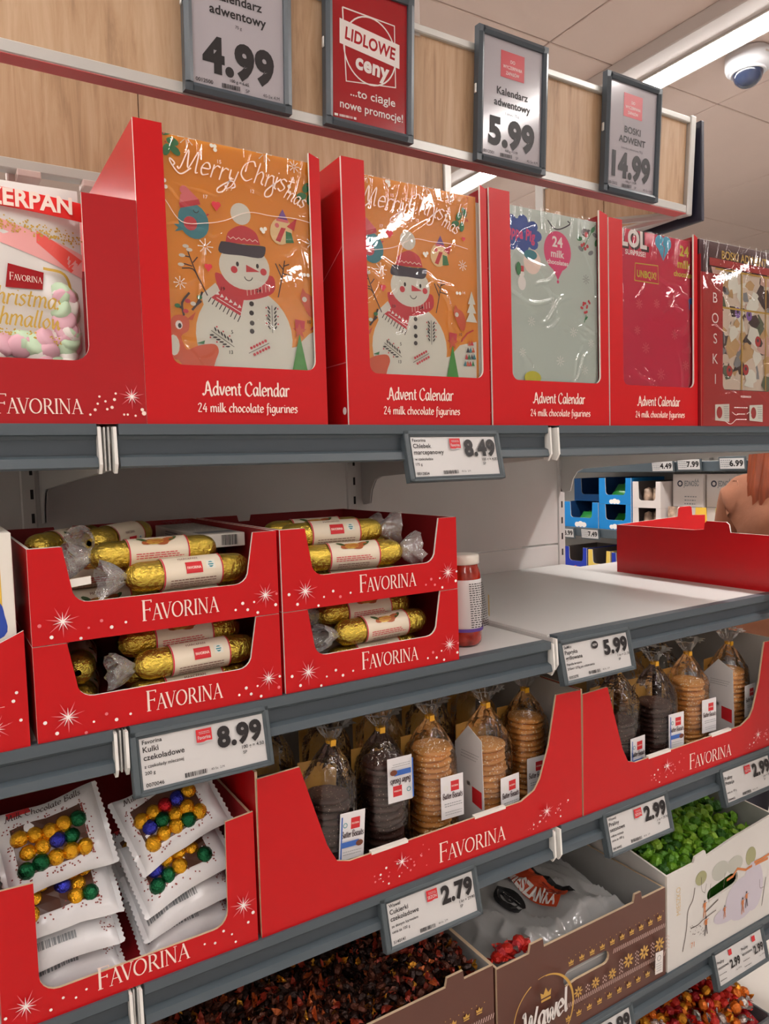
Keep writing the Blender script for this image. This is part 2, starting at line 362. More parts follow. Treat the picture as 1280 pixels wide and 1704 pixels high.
        for X0, sc, S in items:
            for e in S:
                if e[0] == 'arc':
                    _, cx, cy, rx, ry, a0, a1 = e
                    pts = [Q(X0, sc, cx + rx * math.cos(a0 + (a1 - a0) * i / 18), cy + ry * math.sin(a0 + (a1 - a0) * i / 18)) for i in range(19)]
                    s.line(pts, T * k * sc, m, 'lettering', nib=PI * .04 + rot)
                else: s.line([Q(X0, sc, *e[0]), Q(X0, sc, *e[1])], e[2] * k * sc, m, 'lettering')
    def star(s, x, y, r, m, n=7, inner=.14, rot=PI / 2, name='print'):
        s.poly([(x + (r if i % 2 == 0 else r * inner) * math.cos(rot + PI * i / n), y + (r if i % 2 == 0 else r * inner) * math.sin(rot + PI * i / n)) for i in range(2 * n)], m, name)
    def flake(s, x, y, r, m, wd, n=8):
        for i in range(n):
            a = 2 * PI * i / n; s.line([(x + r * .2 * math.cos(a), y + r * .2 * math.sin(a)), (x + r * math.cos(a), y + r * math.sin(a))], wd, m)
            s.disc(x + r * math.cos(a), y + r * math.sin(a), wd, m, n=6)
    def barcode(s, x, y, w_, h, m, seed=1, n=24, vert=False):
        R = random.Random(seed); X = 0
        while X < w_:
            b = R.choice((.4, .8, 1.2)) * w_ / n
            s.rect(x + X, y, x + min(X + b, w_), y + h, m); X += b + R.choice((.4, .8)) * w_ / n
    def lines(s, x0, x1, y0, y1, n, m, wd, seed=1):
        """body copy too small to read"""
        R = random.Random(seed)
        for i in range(n):
            y = y0 + (y1 - y0) * (i / (max(1, n - 1))); X = x0
            end = x1 - R.random() * .15 * (x1 - x0)
            while X < end - 1e-5:
                l = (.03 + .07 * R.random()) * (x1 - x0) + wd; s.rect(X, y - wd / 2, min(X + l, end), y + wd / 2, m, 'small_print'); X += l + wd * .9
    def done(s):
        for (m, name), b in s.b.items(): b.part(name, s.p)
        s.b = {}
# ------------------------------------------------------------------ room
ZC = 3.1
FLO = mat('beige_floor_tile', (204, 198, 190), .3, var=.04, vscale=3)
CEI = mat('ceiling_panel_bounce_pink', (226, 206, 196), .85, var=.02, vscale=4)  # white panels, with red light bounced off the trays put into the colour
CEIG = mat('ceiling_joint', (150, 134, 126), .9)
WAL = mat('store_wall_cream', (212, 206, 202), .8, var=.03, vscale=2)
X0r, X1r, Y0r, Y1r = -4.0, 8.1, -3.96, 8.16
structure(MB().box(X0r, X1r, Y0r, Y1r, -.08, 0, FLO).part('floor'))
ce = structure(MB().box(X0r, X1r, Y0r, Y1r, ZC + .012, ZC + .09, CEIG).part('ceiling'))
pan = MB().bevbox(-.502, .502, -.502, .502, 0, .02, CEI, .003).mesh('ceiling_panel')
for i in range(-6, 6):
    for j in range(-6, 6): inst('ceiling_panel', pan, ce, (2.06 + 1.01 * i + .505, 2.10 + 1.01 * j + .505, ZC))
for n, b in (('wall_left', (X0r - .1, X0r, Y0r, Y1r)), ('wall_right', (X1r, X1r + .1, Y0r, Y1r)), ('wall_front', (X0r, X1r, Y0r - .1, Y0r)), ('wall_back', (X0r, X1r, Y1r, Y1r + .1))):
    structure(MB().box(*b, 0, ZC + .09, WAL).part(n))
# ------------------------------------------------------------------ ceiling luminaires and security camera
LUM = {k: mat('luminous_tube_' + n, (252, 247, 243), .5, emit=LAMP * k) for k, n in ((1.45, 'bright'), (1.0, 'plain'), (.5, 'soft'))}
TRK = mat('luminaire_body_grey', (196, 186, 180), .45)
def ceiling_light(x, y0, y1, label, k=1.0):
    t = thing('ceiling_light', label, 'ceiling light', (x, (y0 + y1) / 2, ZC)); h = (y1 - y0) / 2
    MB().bevbox(-.17, -.06, -h, h, -.055, 0, TRK, .004).part('trunking', t)
    MB().bevbox(-.06, .06, -h, h, -.03, 0, TRK, .004).part('reflector', t)
    for x in (-.061, .053): MB().bevbox(x, x + .008, -h, h, -.062, -.028, TRK, .002).part('added_light_shield', t)  # lips added to keep the diffuser's glow off the ceiling
    MB().prism([(-.052, -.03), (.052, -.03), (.045, -.062), (.02, -.075), (-.02, -.075), (-.045, -.062)], -h + .03, h - .03, LUM[k]).part('diffuser', t)
    for s in (-1, 1):
        c = MB(); c.bevbox(-.058, .058, -.016, .016, -.08, 0, TRK, .003); c.tf(Matrix.Translation((0, s * (h - .014), 0))); c.part('end_cap', t)
    return t
ceiling_light(2.56, -3.6, 5.2, 'long glowing strip light on the ceiling beyond the red trays', 1.45)
ceiling_light(-.55, -3.6, 5.2, 'glowing strip light on the ceiling over the aisle')
ceiling_light(-3.66, -3.6, 5.2, 'added fill strip light on the ceiling along the far side wall', .5)  # unseen strip added to brighten the shelf fronts and tray interiors
ceiling_light(5.7, -2.4, 5.2, 'glowing strip light on the ceiling beyond the dome camera', .5)
cp = PZ(1245, 88, ZC)
t = thing('dome_camera', 'white dome security camera hanging from the ceiling beside the strip light', 'security camera', (cp.x, cp.y, ZC))
DW = mat('camera_white', (226, 228, 232), .35); DG = mat('smoked_dome', (40, 50, 74), .06, coat=.8)
MB().lathe([(0, 0), (.075, 0), (.082, -.006), (.083, -.05), (.078, -.066), (.056, -.072), (0, -.072)], 28, DW).part('body', t, True)
MB().lathe([(.056, -.07), (.055, -.085), (.047, -.106), (.03, -.122), (.012, -.129), (0, -.13)], 24, DG).part('dome', t, True)
MB().lathe([(.062, -.068), (.066, -.074), (.062, -.08), (.054, -.078)], 24, DW).part('dome_ring', t, True)
b = MB(); b.box(-.018, .018, -.0845, -.0825, -.034, -.028, TRK); b.part('brand_plate', t)
# ------------------------------------------------------------------ gondola: back, uprights, shelves
YF, YB = 1.0, 1.70
BX = (-.59, .1965, .969, 1.688)      # shelf joints
UX = (-.60, .172, .938, 1.688)      # uprights
LEV = {1: 1.613, 2: 1.2145, 3: .858, 4: .441, 5: .12}
g = thing('shelving_frame', 'pale metal shelving back wall with slotted uprights behind the shelves', 'shelving', (.55, YB, 0))
def rel(o, b): b.tf(Matrix.Translation(-Vector(o.location))); return b
for i in range(3):
    for (z0, z1) in ((.1, .44), (.44, .86), (.86, 1.285), (1.288, 1.62), (1.62, 2.0)):
        rel(g, MB().bevbox(UX[i] + .002, UX[i + 1] - .002, YB, YB + .02, z0 + .001, z1 - .001, METAL, .0015)).part('back_panel', g)
slot = MB().box(-.003, .003, -.0006, .004, 0, .02, DARK).mesh('upright_slot')
for i, x in enumerate(UX):
    rel(g, MB().bevbox(x - .015, x + .015, YB - .004, YB + .05, 0, 2.04, METAL, .003)).part('upright', g)
    for k in range(33): inst('upright_slot', slot, g, (x - .55 + (0 if i == 3 else .006), -.004, .35 + k * .05))
rel(g, MB().box(BX[0], BX[3], YF + .03, YB + .05, 0, .055, RAILD)).part('plinth', g)
ORD = {1: 'top', 2: 'second', 3: 'third', 4: 'fourth', 5: 'lowest'}
def shelf(lev, bay, desc, dz=0, xa=None, xb=None):
    z = LEV[lev] + dz; x0, x1 = BX[bay] + .0015, BX[bay + 1] - .0015
    xa = x0 + .008 if xa is None else max(xa, x0 + .008); xb = x1 - .005 if xb is None else min(xb, x1 - .005)
    t = thing('metal_shelf', desc, 'shelf', ((x0 + x1) / 2, YF, z))
    R = lambda b: rel(t, b)
    R(MB().bevbox(x0 + .002, x1 - .002, YF + .019, YB - .006, z - .026, z - .001, METAL, .002)).part('shelf_plate', t)
    # price rail: top lip, sunken channel, lower lip
    prof = [(YF - .001, z), (YF - .001, z - .014), (YF + .006, z - .0155), (YF + .0085, z - .020), (YF + .0085, z - .040), (YF - .001, z - .0435), (YF - .004, z - .055), (YF + .000, z - .0575), (YF + .02, z - .0575), (YF + .02, z)]
    R(MB().prism(prof, xa, xb, RAIL, ax='x')).part('price_rail', t)
    R(MB().box(xa + .001, xb - .001, YF + .0078, YF + .0086, z - .039, z - .0205, RAILD)).part('rail_channel', t)
    br = [(YF + .004, z - .004), (YF + .004, z - .06), (YB - .10, z - .092), (YB - .075, z - .100), (YB - .055, z - .125), (YB - .045, z - .16), (YB - .012, z - .165), (YB - .005, z - .15), (YB - .005, z - .004)]
    if lev < 5: R(MB().prism(br, x0, x0 + .002, METAL, ax='x')).part('bracket', t); R(MB().prism(br, x1 - .002, x1, METAL, ax='x')).part('bracket', t)
    cap = [(YF - .004, z - .004), (YF - .007, z - .052), (YF + .001, z - .064), (YF + .012, z - .062), (YF + .012, z - .004)]
    R(MB().prism(cap, xa - .0075, xa - .0035, METALW, ax='x')).part('rail_end_cap', t); R(MB().prism(cap, xb + .0005, xb + .0045, METALW, ax='x')).part('rail_end_cap', t)
    return t
shelf(1, 0, 'metal shelf carrying the marshmallow tray', xb=.188 - .004)
shelf(1, 1, 'metal shelf carrying the orange snowman calendars', xa=.211, xb=.966)
shelf(1, 2, 'metal shelf carrying the advent calendar boxes beside the gondola end', xa=.99)
shelf(2, 0, 'metal shelf carrying the red tray with the yellow and blue carton', xb=.184)
shelf(2, 1, 'metal shelf carrying the stacked marzipan trays and the jar', xa=.204, xb=.962)
shelf(2, 2, 'empty metal shelf beside the jar', dz=.008, xa=.972)
shelf(3, 0, 'metal shelf carrying the left part of the chocolate ball tray', xb=.186)
shelf(3, 1, 'metal shelf carrying the biscuit tray beside the chocolate balls', xa=.207, xb=.958)
shelf(3, 2, 'metal shelf carrying the biscuit tray above the green sweets', xa=.981)
shelf(4, 1, 'metal shelf carrying the box of brown and copper sweets', xa=.207, xb=.962)
shelf(4, 2, 'metal shelf carrying the white box of green sweets', xa=.981)
shelf(5, 2, 'low metal shelf carrying the bin of red and gold sweets', xa=.981)
# ------------------------------------------------------------------ header boards above the gondola
WOOD = wood('pale_oak_laminate', (152, 120, 90), (190, 156, 122), (206, 176, 144))
ALU = mat('pale_aluminium', (206, 206, 202), .35, metal=.25)
hd = thing('header_board', 'wood panelled header frame with pale metal rails above the shelving', 'header', (.5, 1.2, 2.147))
LEAN = math.atan2(.015, .25); HX0, HX1, HZ0, HZ1 = -1.1, 1.645, 2.147, 2.372
def lean(b, pz=HZ0, py=1.2): b.tf(Matrix.Translation((0, py, pz)) @ Matrix.Rotation(LEAN, 4, 'X') @ Matrix.Translation((0, -py, -pz))); return b
def hp(name, b, tilt=True):
    if tilt: lean(b)
    return rel(hd, b).part(name, hd)
for k, (a, c) in enumerate(((-1.1, -.20), (-.20, .72), (.72, 1.6245))):
    hp('wood_panel', MB().bevbox(a + .0008, c - .0008, 1.205, 1.221, HZ0 + .006, HZ1 - .006, WOOD, .0008))
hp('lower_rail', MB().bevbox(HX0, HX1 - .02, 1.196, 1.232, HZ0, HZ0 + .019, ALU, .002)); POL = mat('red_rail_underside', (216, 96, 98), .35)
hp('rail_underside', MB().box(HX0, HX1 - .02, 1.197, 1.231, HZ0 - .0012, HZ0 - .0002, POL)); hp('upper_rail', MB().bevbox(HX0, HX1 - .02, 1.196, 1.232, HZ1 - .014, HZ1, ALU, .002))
hp('end_post', MB().bevbox(HX1 - .02, HX1, 1.194, 1.234, HZ0 - .004, HZ1 + .004, ALU, .002))
for z in (HZ0 + .05, HZ1 - .05): hp('screw', MB().lathe([(0, 0), (.004, 0), (.004, .002), (0, .003)], 10, DARK, (HX1 - .0, 1.212, z), 'x'))
# end board and rear boards of the same header frame
ed = thing('end_header_board', 'wood panelled end board across the end of the header frame', 'header', (1.645, 1.45, 2.147))
for a, c in ((1.236, 1.46), (1.462, 1.688)): rel(ed, MB().bevbox(1.628, 1.642, a, c, 2.16, 2.37, WOOD, .001)).part('wood_panel', ed)
rel(ed, MB().bevbox(1.622, 1.648, 1.236, 1.69, 2.147, 2.165, ALU, .002)).part('lower_rail', ed); rel(ed, MB().bevbox(1.622, 1.648, 1.236, 1.69, 2.362, 2.378, ALU, .002)).part('upper_rail', ed)
rel(ed, MB().bevbox(1.618, 1.652, 1.688, 1.722, 2.02, 2.40, ALU, .003)).part('corner_post', ed)
NAVY = mat('navy_sign_board', (40, 42, 60), .4)
rel(ed, MB().bevbox(1.656, 1.668, 1.176, 1.76, 2.128, 2.368, NAVY, .002)).part('navy_board', ed); rel(ed, MB().box(1.644, 1.658, 1.3, 1.33, 2.2, 2.3, ALU)).part('board_clip', ed)
b = MB(); b.tube([(1.64, 1.225, 2.153), (1.50, 1.36, 2.153), (1.36, 1.50, 2.153), (1.30, 1.69, 2.153)], .009, ALU, 6); rel(ed, b).part('corner_brace', ed)
b = MB(); b.tube([(1.632, 1.23, 2.150), (1.60, 1.30, 2.146), (1.55, 1.42, 2.14), (1.632, 1.69, 2.14)], .008, ALU, 6); rel(ed, b).part('corner_brace', ed)
rb = thing('rear_header_board', 'wood panelled rear board seen below the header frame', 'header', (.3, 1.70, 2.17))
for a, c in ((-1.1, -.35), (-.35, .437), (.437, 1.262)): rel(rb, MB().bevbox(a + .001, c - .001, 1.704, 1.72, 2.19, 2.42, WOOD, .001)).part('wood_panel', rb)
rel(rb, MB().bevbox(-1.1, 1.262, 1.698, 1.73, 2.17, 2.192, ALU, .002)).part('lower_rail', rb)
rel(rb, MB().bevbox(1.262, 1.284, 1.696, 1.732, 2.03, 2.43, ALU, .002)).part('end_post', rb)
PLATE = mat('pale_plate', (214, 190, 184), .5)
for x in (.185, .31): rel(rb, MB().bevbox(x, x + .045, 1.69, 1.735, 2.155, 2.17, PLATE, .002)).part('bracket_plate', rb)
for x in (.185, -.585): rel(rb, MB().bevbox(x - .015, x + .025, 1.731, 1.755, 2.041, 2.42, PLATE, .003)).part('post', rb)
# clear plastic hanger strip over the header
CLR = film('clear_hanger', base=.08, haze=.18, bump=.1)
q = PY(691, 30, 1.19)
tag(MB().bevbox(q.x - .008, q.x + .01, 1.188, 1.191, 2.352, 2.56, CLR, .0008).part('hanger_strip'), 'clear plastic hanger strip clipped over the header beside the red sign', 'hanger')
# ------------------------------------------------------------------ framed signs on the header
FRM = mat('sign_frame_slate', (70, 80, 88), .35)
SRED = mat('sign_red', (160, 20, 30), .14, spec=.6); SRD2 = mat('sticker_red', (188, 40, 52), .4); SWH = mat('sign_white', (226, 216, 212), .4)
def sign(x, label):
    W, H = .183, .252
    t = thing('framed_sign', label, 'sign', (x, 1.186, HZ0 + .001), (LEAN, 0, 0))
    o = [(-W / 2, 0), (W / 2, 0), (W / 2, H), (-W / 2, H)]; f = .0135; i_ = [(-W / 2 + f, f), (W / 2 - f, f), (W / 2 - f, H - f), (-W / 2 + f, H - f)]
    MB().prism(o, -.006, .008, FRM, holes=[i_]).part('frame', t)
    b = MB()
    for k in range(4):  # raised inner lip
        a, c = i_[k], i_[(k + 1) % 4]; dx, dz = (c[0] - a[0]), (c[1] - a[1]); l = math.hypot(dx, dz); nx, nz = dz / l * .006, -dx / l * .006
        b.face([(a[0], -.006, a[1]), (c[0], -.006, c[1]), (c[0] + nx, -.0095, c[1] + nz), (a[0] + nx, -.0095, a[1] + nz)], FRM)
        b.face([(a[0] + nx, -.0095, a[1] + nz), (c[0] + nx, -.0095, c[1] + nz), (c[0] + nx * 2.2, -.0062, c[1] + nz * 2.2), (a[0] + nx * 2.2, -.0062, a[1] + nz * 2.2)], FRM)
    b.part('frame_lip', t)
    MB().bevbox(-W / 2 - .003, -W / 2, -.002, .004, H * .5, H * .57, ALU, .001).part('catch', t)
    return t, Print(t, (0, -.0012, 0), (1, 0, 0), (0, 0, 1), .0003), W, H, f
def price_sheet(x, label, l1, l2, small, price, unit, code, sticker):
    t, p, W, H, f = sign(x, label)
    MB().box(-W / 2 + f - .002, W / 2 - f + .002, -.0012, .001, f - .002, H - f + .002, PAPER).part('sheet', t)
    y = .149
    if sticker:
        p.rect(-.032, .170, .03, .220, SRD2)
        for k, s in enumerate(('DO', 'WYCZERPANIA', 'ZAPASÓW')): p.text(s, -.001, .1995 - k * .0115, .006, SWH, 'c', .01, wd=(.012, .05, .035)[k])
        y = .136
    for k, s in enumerate((l1, l2)): p.text(s, 0, y - k * .022, .0135, BLACK, 'c', .022)
    p.text(small, 0, y - .036, .0045, BLACK, 'c')
    p.text(price, 0, .040, .048, BLACK, 'c', .055, wd=.128 if len(price) > 4 else .122)
    p.text(unit, .0, .029, .0045, BLACK, 'c', .01); p.text(code, -.073, .019, .0055, BLACK, 'l', .01); p.barcode(-.03, .0175, .03, .007, BLACK, 3); p.text('SP', .01, .018, .005, BLACK); p.text('40-5x 4.M', .04, .018, .005, BLACK)
    p.done(); return t
XS = (.468, .7155, 1.0495, 1.4075)
price_sheet(XS[0], 'framed price sign reading 4.99 hanging on the header', 'Kalendarz', 'adwentowy', '75 g', '4.99', '100 g = 6.65', '0012500', False)
price_sheet(XS[2], 'framed sign reading 5.99, sheet with strong lamp glare and red sticker', 'Kalendarz', 'adwentowy', '1 sztuka  75 g', '5.99', '100 g = 5.99', '0012501', True)
price_sheet(XS[3], 'framed sign reading BOSKI ADWENT next to the navy end board', 'BOSKI', 'ADWENT', 'kalendarz adwentowy 75 g', '14.99', '100 g = 19.99', '0012502', True)
t, p, W, H, f = sign(XS[1], 'framed red sign with white promotional lettering on the header')
MB().box(-W / 2 + f - .002, W / 2 - f + .002, -.0012, .001, f - .002, H - f + .002, SRED).part('sheet', t)
dY = -.016
p.line([(-.056, .216 + dY), (.051, .213 + dY), (.054, .108 + dY), (-.049, .096 + dY), (-.056, .216 + dY)], .0025, SWH); p.ring(0, .157 + dY, .0525, .055, SWH, 40, 1.05)
p.poly([(-.062, .156 + dY), (.062, .142 + dY), (.062, .183 + dY), (-.062, .197 + dY)], SWH); p.text('LIDLOWE', -.0, .1605 + dY, .0195, SRED, 'c', .03, wd=.104, rot=-.11)
p.text('ceny', .004, .120 + dY, .025, SWH, 'c', .04, rot=-.09, wd=.07); p.text('...to ciągle', .006, .058, .0135, SWH, 'c', .010, wd=.094); p.text('nowe promocje!', .004, .034, .0135, SWH, 'c', .012, wd=.132)
p.rect(-.073, .018, -.066, .022, SWH); p.barcode(-.063, .018, .026, .004, SWH, 5); p.rect(-.035, .018, -.03, .022, SWH); p.done()
# ------------------------------------------------------------------ shelf price tags
def price_tag(x, lev, label, brand, lines_, small, price, unit, code, sticker='Favorina', dz=0, dark=False):
    z = LEV[lev] + dz; W, H = .196, .084
    t = thing('price_tag', label, 'price tag', (x, YF - .006, z - .094), (-math.atan2(.017, .075), 0, 0))
    o = [(-W / 2, 0), (W / 2, 0), (W / 2, H), (-W / 2, H)]; a, c, d, e = -W / 2 + .012, W / 2 - .009, .008, H - .01
    b = MB(); b.prism(o, -.012, 0, HOUSE, holes=[[(a, d), (c, d), (c, e), (a, e)]]); b.part('housing', t)
    b = MB(); b.face([(a, -.012, d), (c, -.012, d), (c + .003, -.0145, d - .003), (a - .003, -.0145, d - .003)], HOUSE); b.face([(a, -.012, e), (a - .003, -.0145, e + .003), (c + .003, -.0145, e + .003), (c, -.012, e)], HOUSE)
    b.face([(a, -.012, d), (a - .003, -.0145, d - .003), (a - .003, -.0145, e + .003), (a, -.012, e)], HOUSE); b.face([(c, -.012, d), (c, -.012, e), (c + .003, -.0145, e + .003), (c + .003, -.0145, d - .003)], HOUSE)
    b.bevbox(-W / 2, W / 2, -.0145, -.012, e + .003, H, HOUSE, .001); b.bevbox(-W / 2, W / 2, -.0145, -.012, 0, d - .003, HOUSE, .001)
    b.bevbox(-W / 2, a - .003, -.0145, -.012, 0, H, HOUSE, .001); b.bevbox(c + .003, W / 2, -.0145, -.012, 0, H, HOUSE, .001); b.part('housing_rim', t)
    MB().box(a - .001, c + .001, -.0105, -.004, d - .001, e + .001, INK).part('screen', t)
    p = Print(t, (0, -.0105, 0), (1, 0, 0), (0, 0, 1), .0003)
    if isinstance(price, tuple):
        for k, dx in enumerate((0, .088)):
            for q, s in enumerate(lines_): p.text(s, a + .004 + dx, .052 - q * .011, .0062, BLACK, 'l', .012)
            p.lines(a + .004 + dx, a + .03 + dx, .03, .018, 2, BLACK, .0016, 4 + k); p.rect(a + .046 + dx, e - .016, a + .058 + dx, e - .004, TAGR); p.text(price[k], a + .082 + dx, .031, .0165, BLACK, 'r', .04, wd=.036); p.text('1 kg = 29.90', a + .082 + dx, .021, .003, BLACK, 'r')
    else:
        p.text(brand, a + .004, e - .008, .0052, BLACK, 'l', .012)
        for q, s in enumerate(lines_): p.text(s, a + .004, e - .0185 - q * .0105, .0070, BLACK, 'l', .014)
        yy = e - .0205 - len(lines_) * .0105
        for q, s in enumerate(small): p.text(s, a + .004, yy + .0025 - q * .0085, .0042, BLACK, 'l', .01)
        p.text(code, a + .004, d + .0028, .0046, BLACK, 'l', .012); p.barcode(a + .056, d + .003, .03, .006, BLACK, len(price) + int(code[-1])); p.text('40-5x  2.M', a + .092, d + .005, .003, BLACK)
        p.text(price, c - .004, .041, .0255, BLACK, 'r', .05, wd=.066); p.text(unit, c - .003, .0318, .0045, BLACK, 'r', .015); p.text('SP', c - .035, .0245, .0042, BLACK, 'l', .01)
        if dark:
            p.disc(a + .082, e - .011, .009, BLACK, .0075); p.text('NEW', a + .082, e - .0132, .0045, INK, 'c', .02, wd=.012)
        else:
            p.rect(a + .076, e - .021, a + .098, e - .0035, TAGR); p.line(crom([(a + .076, e - .021), (a + .084, e - .0222), (a + .09, e - .0205), (a + .098, e - .021)], 4), .0012, INK)
            p.hand(sticker, a + .087, e - .018, .0055, INK, wd=.019, pen=.1) if sticker == 'xx' else p.text(sticker, a + .087, e - .0172, .0048, INK, 'c', .01, wd=.018)
            p.lines(a + .08, a + .095, e - .0075, e - .0095, 2, INK, .0007)
    p.done(); return t
price_tag(.747, 1, 'price tag reading 8.49 on the top shelf rail', 'Favorina', ('Chlebek', 'marcepanowy'), ('w czekoladzie', '175 g'), '8.49', '100 g = 4.85', '0012834')
price_tag(.302, 2, 'price tag reading 8.99 below the stacked marzipan trays', 'Favorina', ('Kulki', 'czekoladowe'), ('z czekolady mlecznej', '200 g'), '8.99', '100 g = 4.50', '0070046')
price_tag(1.076, 2, 'price tag reading 5.99 below the empty shelf', 'SeMio', ('Papryka', 'grillowana'), ('Papolla krojona', '370ml / 275g po odsączeniu'), '5.99', '1 kg = 21.78', '0352278', dz=.008, dark=True)
price_tag(.677, 3, 'price tag reading 2.79 below the large biscuit tray', 'Wawel', ('Cukierki', 'czekoladowe'), ('ze słonym karmelem', 'cena za 100 g'), '2.79', '1 kg = 27.90', '5140141', 'SEZON')
price_tag(1.19, 3, 'price tag reading 2.99 above the edge of the green sweets', 'Wawel', ('Praliny', 'sezonowe'), ('różne rodzaje', 'cena za 100 g'), '2.99', '1 kg = 29.90', '0414442', 'SEZON')
price_tag(1.563, 3, 'price tag reading 2.99 and Pistacje above the green sweets', '', ('Praliny', 'Pistacje'), ('', 'cena za 100 g'), '2.99', '1 kg = 29.90', '0444425', 'SEZON')
price_tag(1.535, 4, 'double price tag with two 2.99 prices below the white box', '', ('Praliny', 'sezonowe'), (), ('2.99', '2.99'), '', '0414443')
price_tag(1.075, 4, 'price tag below the brown crown patterned box', 'Wawel', ('Mieszanka', 'cukierków'), ('', 'cena za 100 g'), '2.99', '1 kg = 29.90', '0414449', 'SEZON')
# ------------------------------------------------------------------ card display trays
def arc(cx, cy, r, a0, a1, n=5): return [(cx + r * math.cos(a0 + (a1 - a0) * i / n), cy + r * math.sin(a0 + (a1 - a0) * i / n)) for i in range(n + 1)]
def tray(name, label, X0, X1, z0, front, side_h, back_h, depth, mo, mi, edge=EDGE, y=YF + .003, cat='tray', group=None, back=None, floor_m=None, sides=True, side_mo=None):
    """front: outline in (x,z) from the tray's lower left corner"""
    W = X1 - X0; th = .004
    t = thing(name, label, cat, (X0, y, z0), group=group)
    MB().prism(front, 0, th, mo, edge, mi).part('front_panel', t)
    sp = [(th, 0), (depth, 0), (depth, back_h), (depth * .5, side_h), (th, side_h)]
    if sides:
        sm = side_mo or mo
        MB().prism(sp, 0, th, sm, edge, mi, ax='x').part('side_panel', t); MB().prism(sp, W, W - th, sm, edge, mi, ax='x').part('side_panel', t)
    MB().prism(back or [(th, 0), (W - th, 0), (W - th, back_h), (th, back_h)], depth - th, depth, mi, edge, mo).part('back_panel', t)
    MB().box(th, W - th, th, depth - th, .0005, th, floor_m or mi).part('base_panel', t)
    return t, Print(t, (0, 0, 0), (1, 0, 0), (0, 0, 1), .0004)
def ucut(W, H, a, b, base, c=None, r=.018):
    """outline with a U shaped opening: pillars a/b wide at the top, opening narrows by c, its floor at base"""
    c = c or 0
    L = arc(a + c + r, base + r, r, PI, 1.5 * PI); Rr = arc(W - b - c - r, base + r, r, 1.5 * PI, 2 * PI)
    return [(0, 0), (W, 0), (W, H), (W - b, H)] + Rr[::-1] + L[::-1] + [(a, H), (0, H)]
PINK = mat('pale_star_pink', (228, 120, 128), .5)
def starry(p, x, y, r): p.star(x, y, r, PINK, 7, .13, -PI / 2); p.star(x, y, r * .6, WHITE, 7, .16, PI / 2)
# ---- film
CELLO = film('cellophane', base=.05, rough=.03, bump=.03, bscale=30, k=.75)
CRISP = film('crinkled_cellophane', base=.12, rough=.08, bump=1.0, bscale=70, haze=.20, k=1.0)
import numpy as np
def film_sheet(parent, x0, x1, z0, z1, y, amp, seed, nx=190, nz=260, name='film_wrap', n=20, pleat=1.0):
    """stretched film: flat, with a few long raised creases and small pleats along the top edge"""
    R_ = random.Random(seed); U, V = np.meshgrid(np.linspace(0, 1, nx + 1), np.linspace(0, 1, nz + 1)); X = x0 + U * (x1 - x0); Z = z0 + V * (z1 - z0); D = np.zeros_like(X)
    for k in range(n):
        cx, cz = R_.uniform(x0, x1), R_.uniform(z0 + .05, z1 - .01); an = R_.uniform(-.6, .5) + (0 if R_.random() < .72 else 1.4); L = R_.uniform(.05, .14); pts = []
        for i in range(7): pts.append((cx, cz)); an += R_.gauss(0, .38); cx += L / 6 * math.cos(an); cz += L / 6 * math.sin(an)
        pts = crom(pts, 4); best = np.full_like(X, 9.0); tt = np.zeros_like(X)
        for i in range(len(pts) - 1):
            (ax_, az), (bx, bz) = pts[i], pts[i + 1]; dx, dz = bx - ax_, bz - az; q = np.clip(((X - ax_) * dx + (Z - az) * dz) / (dx * dx + dz * dz + 1e-12), 0, 1)
            d = np.hypot(X - ax_ - q * dx, Z - az - q * dz); m = d < best; best = np.where(m, d, best); tt = np.where(m, (i + q) / (len(pts) - 1), tt)
        wd = R_.uniform(.0018, .0034); D += amp * R_.uniform(.10, .20) * np.exp(-(best / wd) ** 2) * np.sin(np.pi * np.clip(tt, .02, .98)) ** .6
    for k in range(int(16 * pleat)):
        cx = R_.uniform(x0, x1); l = R_.uniform(.02, .06); wd = R_.uniform(.0012, .0024); sl = R_.uniform(-.35, .25); f = np.clip((Z - (z1 - l)) / l, 0, 1); D += amp * .14 * np.exp(-((X - cx - (z1 - Z) * sl) / wd) ** 2) * f ** .5
    D += amp * .06 * np.sin(X * 31 + seed) * np.sin(Z * 23 + seed * 2)
    b = MB(); b.v = list(zip(X.ravel().tolist(), (y - D).ravel().tolist(), Z.ravel().tolist())); a = nx + 1; b.mi(CELLO)
    b.f = [(j * a + i, j * a + i + 1, (j + 1) * a + i + 1, (j + 1) * a + i) for j in range(nz) for i in range(nx)]; b.m = [0] * len(b.f)
    return b.part(name, parent, True)
# ------------------------------------------------------------------ advent calendars in red trays (top shelf)
Z1 = LEV[1]
CALH = .381
ORG = mat('orange_print', (232, 148, 26), .35); NVY = mat('navy_print', (48, 48, 66), .45); SNOW = mat('snow_print', (226, 226, 214), .4); SCF = mat('scarf_red_print', (208, 52, 66), .45); TEAL = mat('teal_print', (50, 140, 152), .45); HGR = mat('holly_green_print', (40, 130, 78), .45)
DEER = mat('deer_orange_print', (214, 92, 52), .45); TWG = mat('twig_brown_print', (62, 44, 44), .5); GOLD = mat('gold_print', (206, 168, 70), .4, metal=.3); LIL = mat('lilac_print', (128, 92, 170), .45); CRM = mat('cream_art_print', (240, 214, 160), .45); TREE = mat('tree_green_print', (66, 158, 62), .45)
def A4(cx, cy):   # a point on the first calendar's face, read off the photograph
    q = PY(240 + cx * .305, 190 + cy * .305, YF + .013); return (q.x - .262, q.z - Z1 - .0045)
